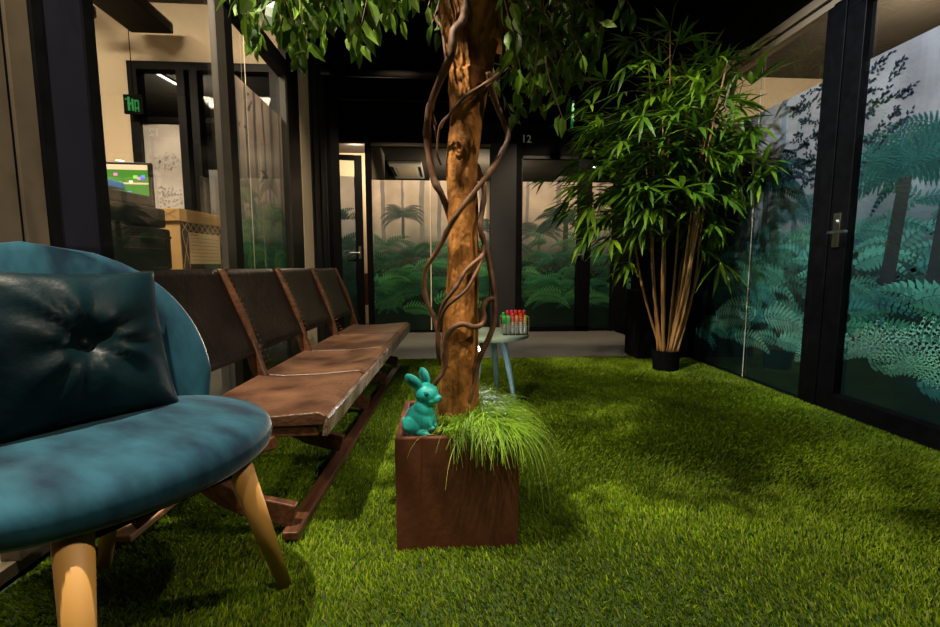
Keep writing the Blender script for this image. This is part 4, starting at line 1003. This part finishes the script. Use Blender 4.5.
for k in range(4):
    y0=k*PI_+.018; y1=(k+1)*PI_-.018
    # back panel: leather sheet with thickness following the posts
    b=MB(); nz_=12; ny=10; front=[];back=[]
    for j in range(nz_+1):
        f=j/nz_; z=.822-.355*f; x=-.50+(.822-z)*.395
        for i in range(ny+1):
            g=i/ny; bow=-.022*math.sin(math.pi*g)*math.sin(math.pi*min(1,f*1.1)); y=y0+(y1-y0)*g
            front.append((x+bow+.010,y,z+.006)); back.append((x+bow-.010,y,z-.004))
    n1=ny+1; N_=len(front)
    fs=[(j*n1+i,j*n1+i+1,(j+1)*n1+i+1,(j+1)*n1+i) for j in range(nz_) for i in range(ny)]
    fs+=[tuple(N_+q for q in f[::-1]) for f in fs]
    for i in range(ny): fs+=[(i,N_+i,N_+i+1,i+1),(nz_*n1+i,nz_*n1+i+1,N_+nz_*n1+i+1,N_+nz_*n1+i)]
    for j in range(nz_): fs+=[(j*n1,(j+1)*n1,N_+(j+1)*n1,N_+j*n1),(j*n1+ny,N_+j*n1+ny,N_+(j+1)*n1+ny,(j+1)*n1+ny)]
    b.add(front+back,fs); b.build('backrest',M['leatherdk'],bt,smooth=True)
    # seat: leather pad with rolled front, wooden box below
    ya,yb=k*PI_+.012,(k+1)*PI_-.012
    def prof(dz=0):
        return [(-.35,.375),(-.25,.368),(-.1,.374),(.02,.385),(.08,.39),(.105,.378),(.10,.355)]
    b=MB(); pr=prof(); lo=[(.095,.346),(.0,.342),(-.2,.335),(-.35,.342)]
    b.prism(pr+lo,yb-ya,Matrix.Translation((0,ya,0))); b.build('seat',M['leather'],bt,bevel=.006,seg=3)
    b=MB(); b.prism([(-.345,.340),(.07,.340),(.075,.312),(-.34,.298)],yb-ya-.01,Matrix.Translation((0,ya+.005,0))); b.build('seat_frame',M['oldwood'],bt,bevel=.003)
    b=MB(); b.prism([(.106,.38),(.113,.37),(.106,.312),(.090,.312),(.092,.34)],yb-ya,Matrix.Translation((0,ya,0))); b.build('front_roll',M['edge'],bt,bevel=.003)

# ------------------------------------------------------------------ velvet chair
CH=thing('velvet_chair','teal velvet lounge chair with round back and splayed beech legs','chair',(-.725,.965,.012),R(-32.7))
def superdisc(rx,ry,z,ex=2.3,cx=0,n=64):
    out=[]
    for i in range(n):
        a=2*math.pi*i/n; c,s=math.cos(a),math.sin(a); 
        out.append((cx+rx*math.copysign(abs(c)**(2/ex),c),ry*math.copysign(abs(s)**(2/ex),s),z))
    return out
b=MB(); n=64; rings=[(.80,.375),(.93,.378),(.985,.392),(1.0,.41),(.99,.43),(.95,.445),(.85,.453),(.6,.457),(.3,.458),(.02,.458)]
vs=[]
for f,z in rings: vs+=superdisc(.305*f,.328*f,z+.03,2.15)
b.add(vs,[(i*n+j,i*n+(j+1)%n,(i+1)*n+(j+1)%n,(i+1)*n+j) for i in range(len(rings)-1) for j in range(n)]+[tuple(range(n))[::-1],tuple((len(rings)-1)*n+j for j in range(n))])
b.build('seat',M['velvet'],CH,smooth=True)
# curved oval back
def backsurf(u,v,off):
    # u in -1..1 across, v 0..1 up ; oval outline
    th=u*R(62); z=.40+.50*v; lean=-.10*v
    r=.325+off; cx=.035
    return (cx-r*math.cos(th)*.92+lean, r*math.sin(th)*1.08, z)
b=MB(); nu,nv=36,20; V=[]
for side,off in ((0,-.022),(1,.022)):
    for j in range(nv+1):
        v=j/nv; w=math.sqrt(max(0,1-((v-.28)/.72)**2)) if v>.28 else 1-.10*(1-v/.28)
        w=max(w,.0)
        for i in range(nu+1):
            u=(i/nu*2-1)
            e=1-.65*max(0,abs(u)*w*0+ (abs(u)**6)); V.append(backsurf(u*w,v if True else v,off*min(1,(1-abs(u)**8)+.25)*(1-.7*v**10)))
n1=nu+1; N_=n1*(nv+1)
fs=[(j*n1+i,(j+1)*n1+i,(j+1)*n1+i+1,j*n1+i+1) for j in range(nv) for i in range(nu)]
fs+=[tuple(N_+q for q in f[::-1]) for f in fs]
for j in range(nv): fs+=[(j*n1,N_+j*n1,N_+(j+1)*n1,(j+1)*n1),(j*n1+nu,(j+1)*n1+nu,N_+(j+1)*n1+nu,N_+j*n1+nu)]
for i in range(nu): fs+=[(i,i+1,N_+i+1,N_+i),(nv*n1+i,N_+nv*n1+i,N_+nv*n1+i+1,nv*n1+i+1)]
b.add(V,fs); b.build('backrest',M['velvet'],CH,smooth=True,weld=True)
for (x0,y0,x1,y1) in ((.232,-.14,.286,-.17),(.225,.15,.17,.295),(-.2,.10,-.34,.10),(-.12,-.16,-.2,-.29)):
    b=MB(); b.tube([(x0,y0,.405),(x1,y1,0)],[.028,.016],24); b.build('leg',M['beech'],CH,smooth=True)
b=MB(); b.tube([(.23,-.14,.388),(.225,.15,.388)],.01,8); b.tube([(-.12,-.16,.388),(-.2,.10,.388)],.01,8); b.tube([(.228,0,.388),(-.16,-.03,.388)],.01,8); b.build('under_frame',M['blackmatte'],CH)
# cushion
cu=thing('cushion','dark midnight velvet scatter cushion leaning on the teal chair back','cushion',(0,0,0))
b=MB(); n=28; S=.187; V=[]
for sd in (1,-1):
    for j in range(n+1):
        for i in range(n+1):
            u,v=i/n*2-1,j/n*2-1
            pin=1-.10*(1-abs(u)**2)*abs(v)**2*1-.10*(1-abs(v)**2)*abs(u)**2
            x,y=u*S*(1-.09*(1-v*v)*abs(u)**1.0*0)*1,v*S
            x=u*S*(1-.07*(1-v*v)); y=v*S*(1-.07*(1-u*u))
            th=.075*((1-u**2)*(1-v**2))**.42
            r=math.hypot(u,v); tuft=.045*math.exp(-(r/.22)**2)
            an=math.atan2(v,u); cre=.006*math.sin(an*9+1.3*math.sin(3*an))*math.exp(-((r-.45)/.35)**2)
            V.append((x,y,sd*(max(0,th-tuft)+cre*(1 if th>.02 else 0))+.006*noise.noise(Vector((x*9,y*9,sd)))))
n1=n+1; N_=n1*n1
fs=[(j*n1+i,j*n1+i+1,(j+1)*n1+i+1,(j+1)*n1+i) for j in range(n) for i in range(n)]; fs+=[tuple(N_+q for q in f[::-1]) for f in fs]
for i in range(n):
    for (a,c) in ((i,i+1),(n*n1+i+1,n*n1+i),((i+1)*n1,i*n1),(i*n1+n,(i+1)*n1+n)): fs.append((a,N_+a,N_+c,c))
b.add(V,fs); o=b.build('cover',M['velvetdark'],cu,smooth=True)
b=MB(); b.lathe([(.002,.006),(.012,.004),(.014,0),(.012,-.004)],18); b.build('button',M['velvetdark'],cu,loc=(0,0,.034),smooth=True)
# place: stands on the seat, leaning back; local z is the face normal
CHM=Matrix.Translation((-.725,.965,.012))@Matrix.Rotation(R(-32.7),4,'Z')
ML=Matrix.Translation((-.15,.022,.655))@Matrix.Rotation(R(72),4,'Y')@Matrix.Rotation(R(88),4,'Z')
cu.matrix_world=CHM@ML

# ------------------------------------------------------------------ lights
def spot(name,p,tgt,e,c,size=50,blend=.5,rad=.03):
    l=bpy.data.lights.new(name,'SPOT'); l.energy=e; l.color=c; l.spot_size=R(size); l.spot_blend=blend; l.shadow_soft_size=rad
    o=bpy.data.objects.new(name,l); link(o); o.location=p; o.rotation_euler=(Vector(tgt)-Vector(p)).to_track_quat('-Z','Y').to_euler(); return o
def area(name,p,tgt,e,c,s=.4,s2=None):
    l=bpy.data.lights.new(name,'AREA'); l.energy=e; l.color=c; l.size=s
    if s2: l.shape='RECTANGLE'; l.size_y=s2
    o=bpy.data.objects.new(name,l); link(o); o.location=p; o.rotation_euler=(Vector(tgt)-Vector(p)).to_track_quat('-Z','Y').to_euler(); return o
def pt(name,p,e,c,r=.08):
    l=bpy.data.lights.new(name,'POINT'); l.energy=e; l.color=c; l.shadow_soft_size=r
    o=bpy.data.objects.new(name,l); link(o); o.location=p; return o
WARM=(1,.80,.55); NEUT=(1,.88,.68)
spot('hall_spot_key',(-.9,.9,3.1),(.45,1.5,0),640,NEUT,86,.6,.03)
spot('hall_spot_front',(1.5,.5,3.0),(-.6,.85,.3),190,WARM,42,.6,.03)
spot('added_fill_near',(.25,-.5,3.0),(.1,1.15,.1),85,NEUT,40,.7,.04)  # added fill lamp, brightens rabbit, trailing grass and planter front
spot('hall_spot_middle',(-.2,2.9,3.1),(.0,3.6,0),110,NEUT,62,.7,.05)
spot('hall_spot_bamboo',(.9,2.3,3.1),(1.8,3.5,1.0),120,NEUT,50,.7,.04)
spot('added_print_wash_back',(-.4,3.9,2.9),(-.5,5.74,1.0),240,WARM,66,.5,.06)  # added lamp out of view, brightens the left half of the back prints
spot('added_print_wash_back_right',(1.4,3.8,2.9),(1.45,5.74,1.0),210,WARM,66,.5,.06)  # second added lamp, for the right half of the back prints
spot('added_print_wash_right',(.4,1.9,3.1),(2.26,2.5,1.3),330,(.85,.93,1),58,.8,.05)  # unseen cool lamp added to bring up the right wall print
spot('added_print_wash_left',(.1,2.4,3.1),(-1.15,3.0,1.5),150,WARM,60,.8,.05)  # unseen lamp added to bring up the left wall print
pt('spotlight_glow',(.148,2.08,.44),9,(1,.97,.95),.02)
area('office_light',(-2.3,1.8,2.85),(-2.3,2.2,0),230,WARM,1.2,.4)
pt('dark_room_light',(-2.6,5.0,2.5),14,NEUT)
pt('corridor_light',(-1.2,6.5,2.3),40,WARM)
area('back_room_light',(.6,7.6,2.0),(.6,8.2,3),40,WARM,.6)
pt('side_room_light',(3.3,3.0,2.3),50,WARM)

w=bpy.data.worlds.new('world'); scn.world=w; w.use_nodes=True
w.node_tree.nodes['Background'].inputs[0].default_value=(.02,.02,.022,1); w.node_tree.nodes['Background'].inputs[1].default_value=.3
vs_=scn.view_settings; vs_.view_transform='Standard'; vs_.look='None'; vs_.gamma=1; vs_.exposure=0
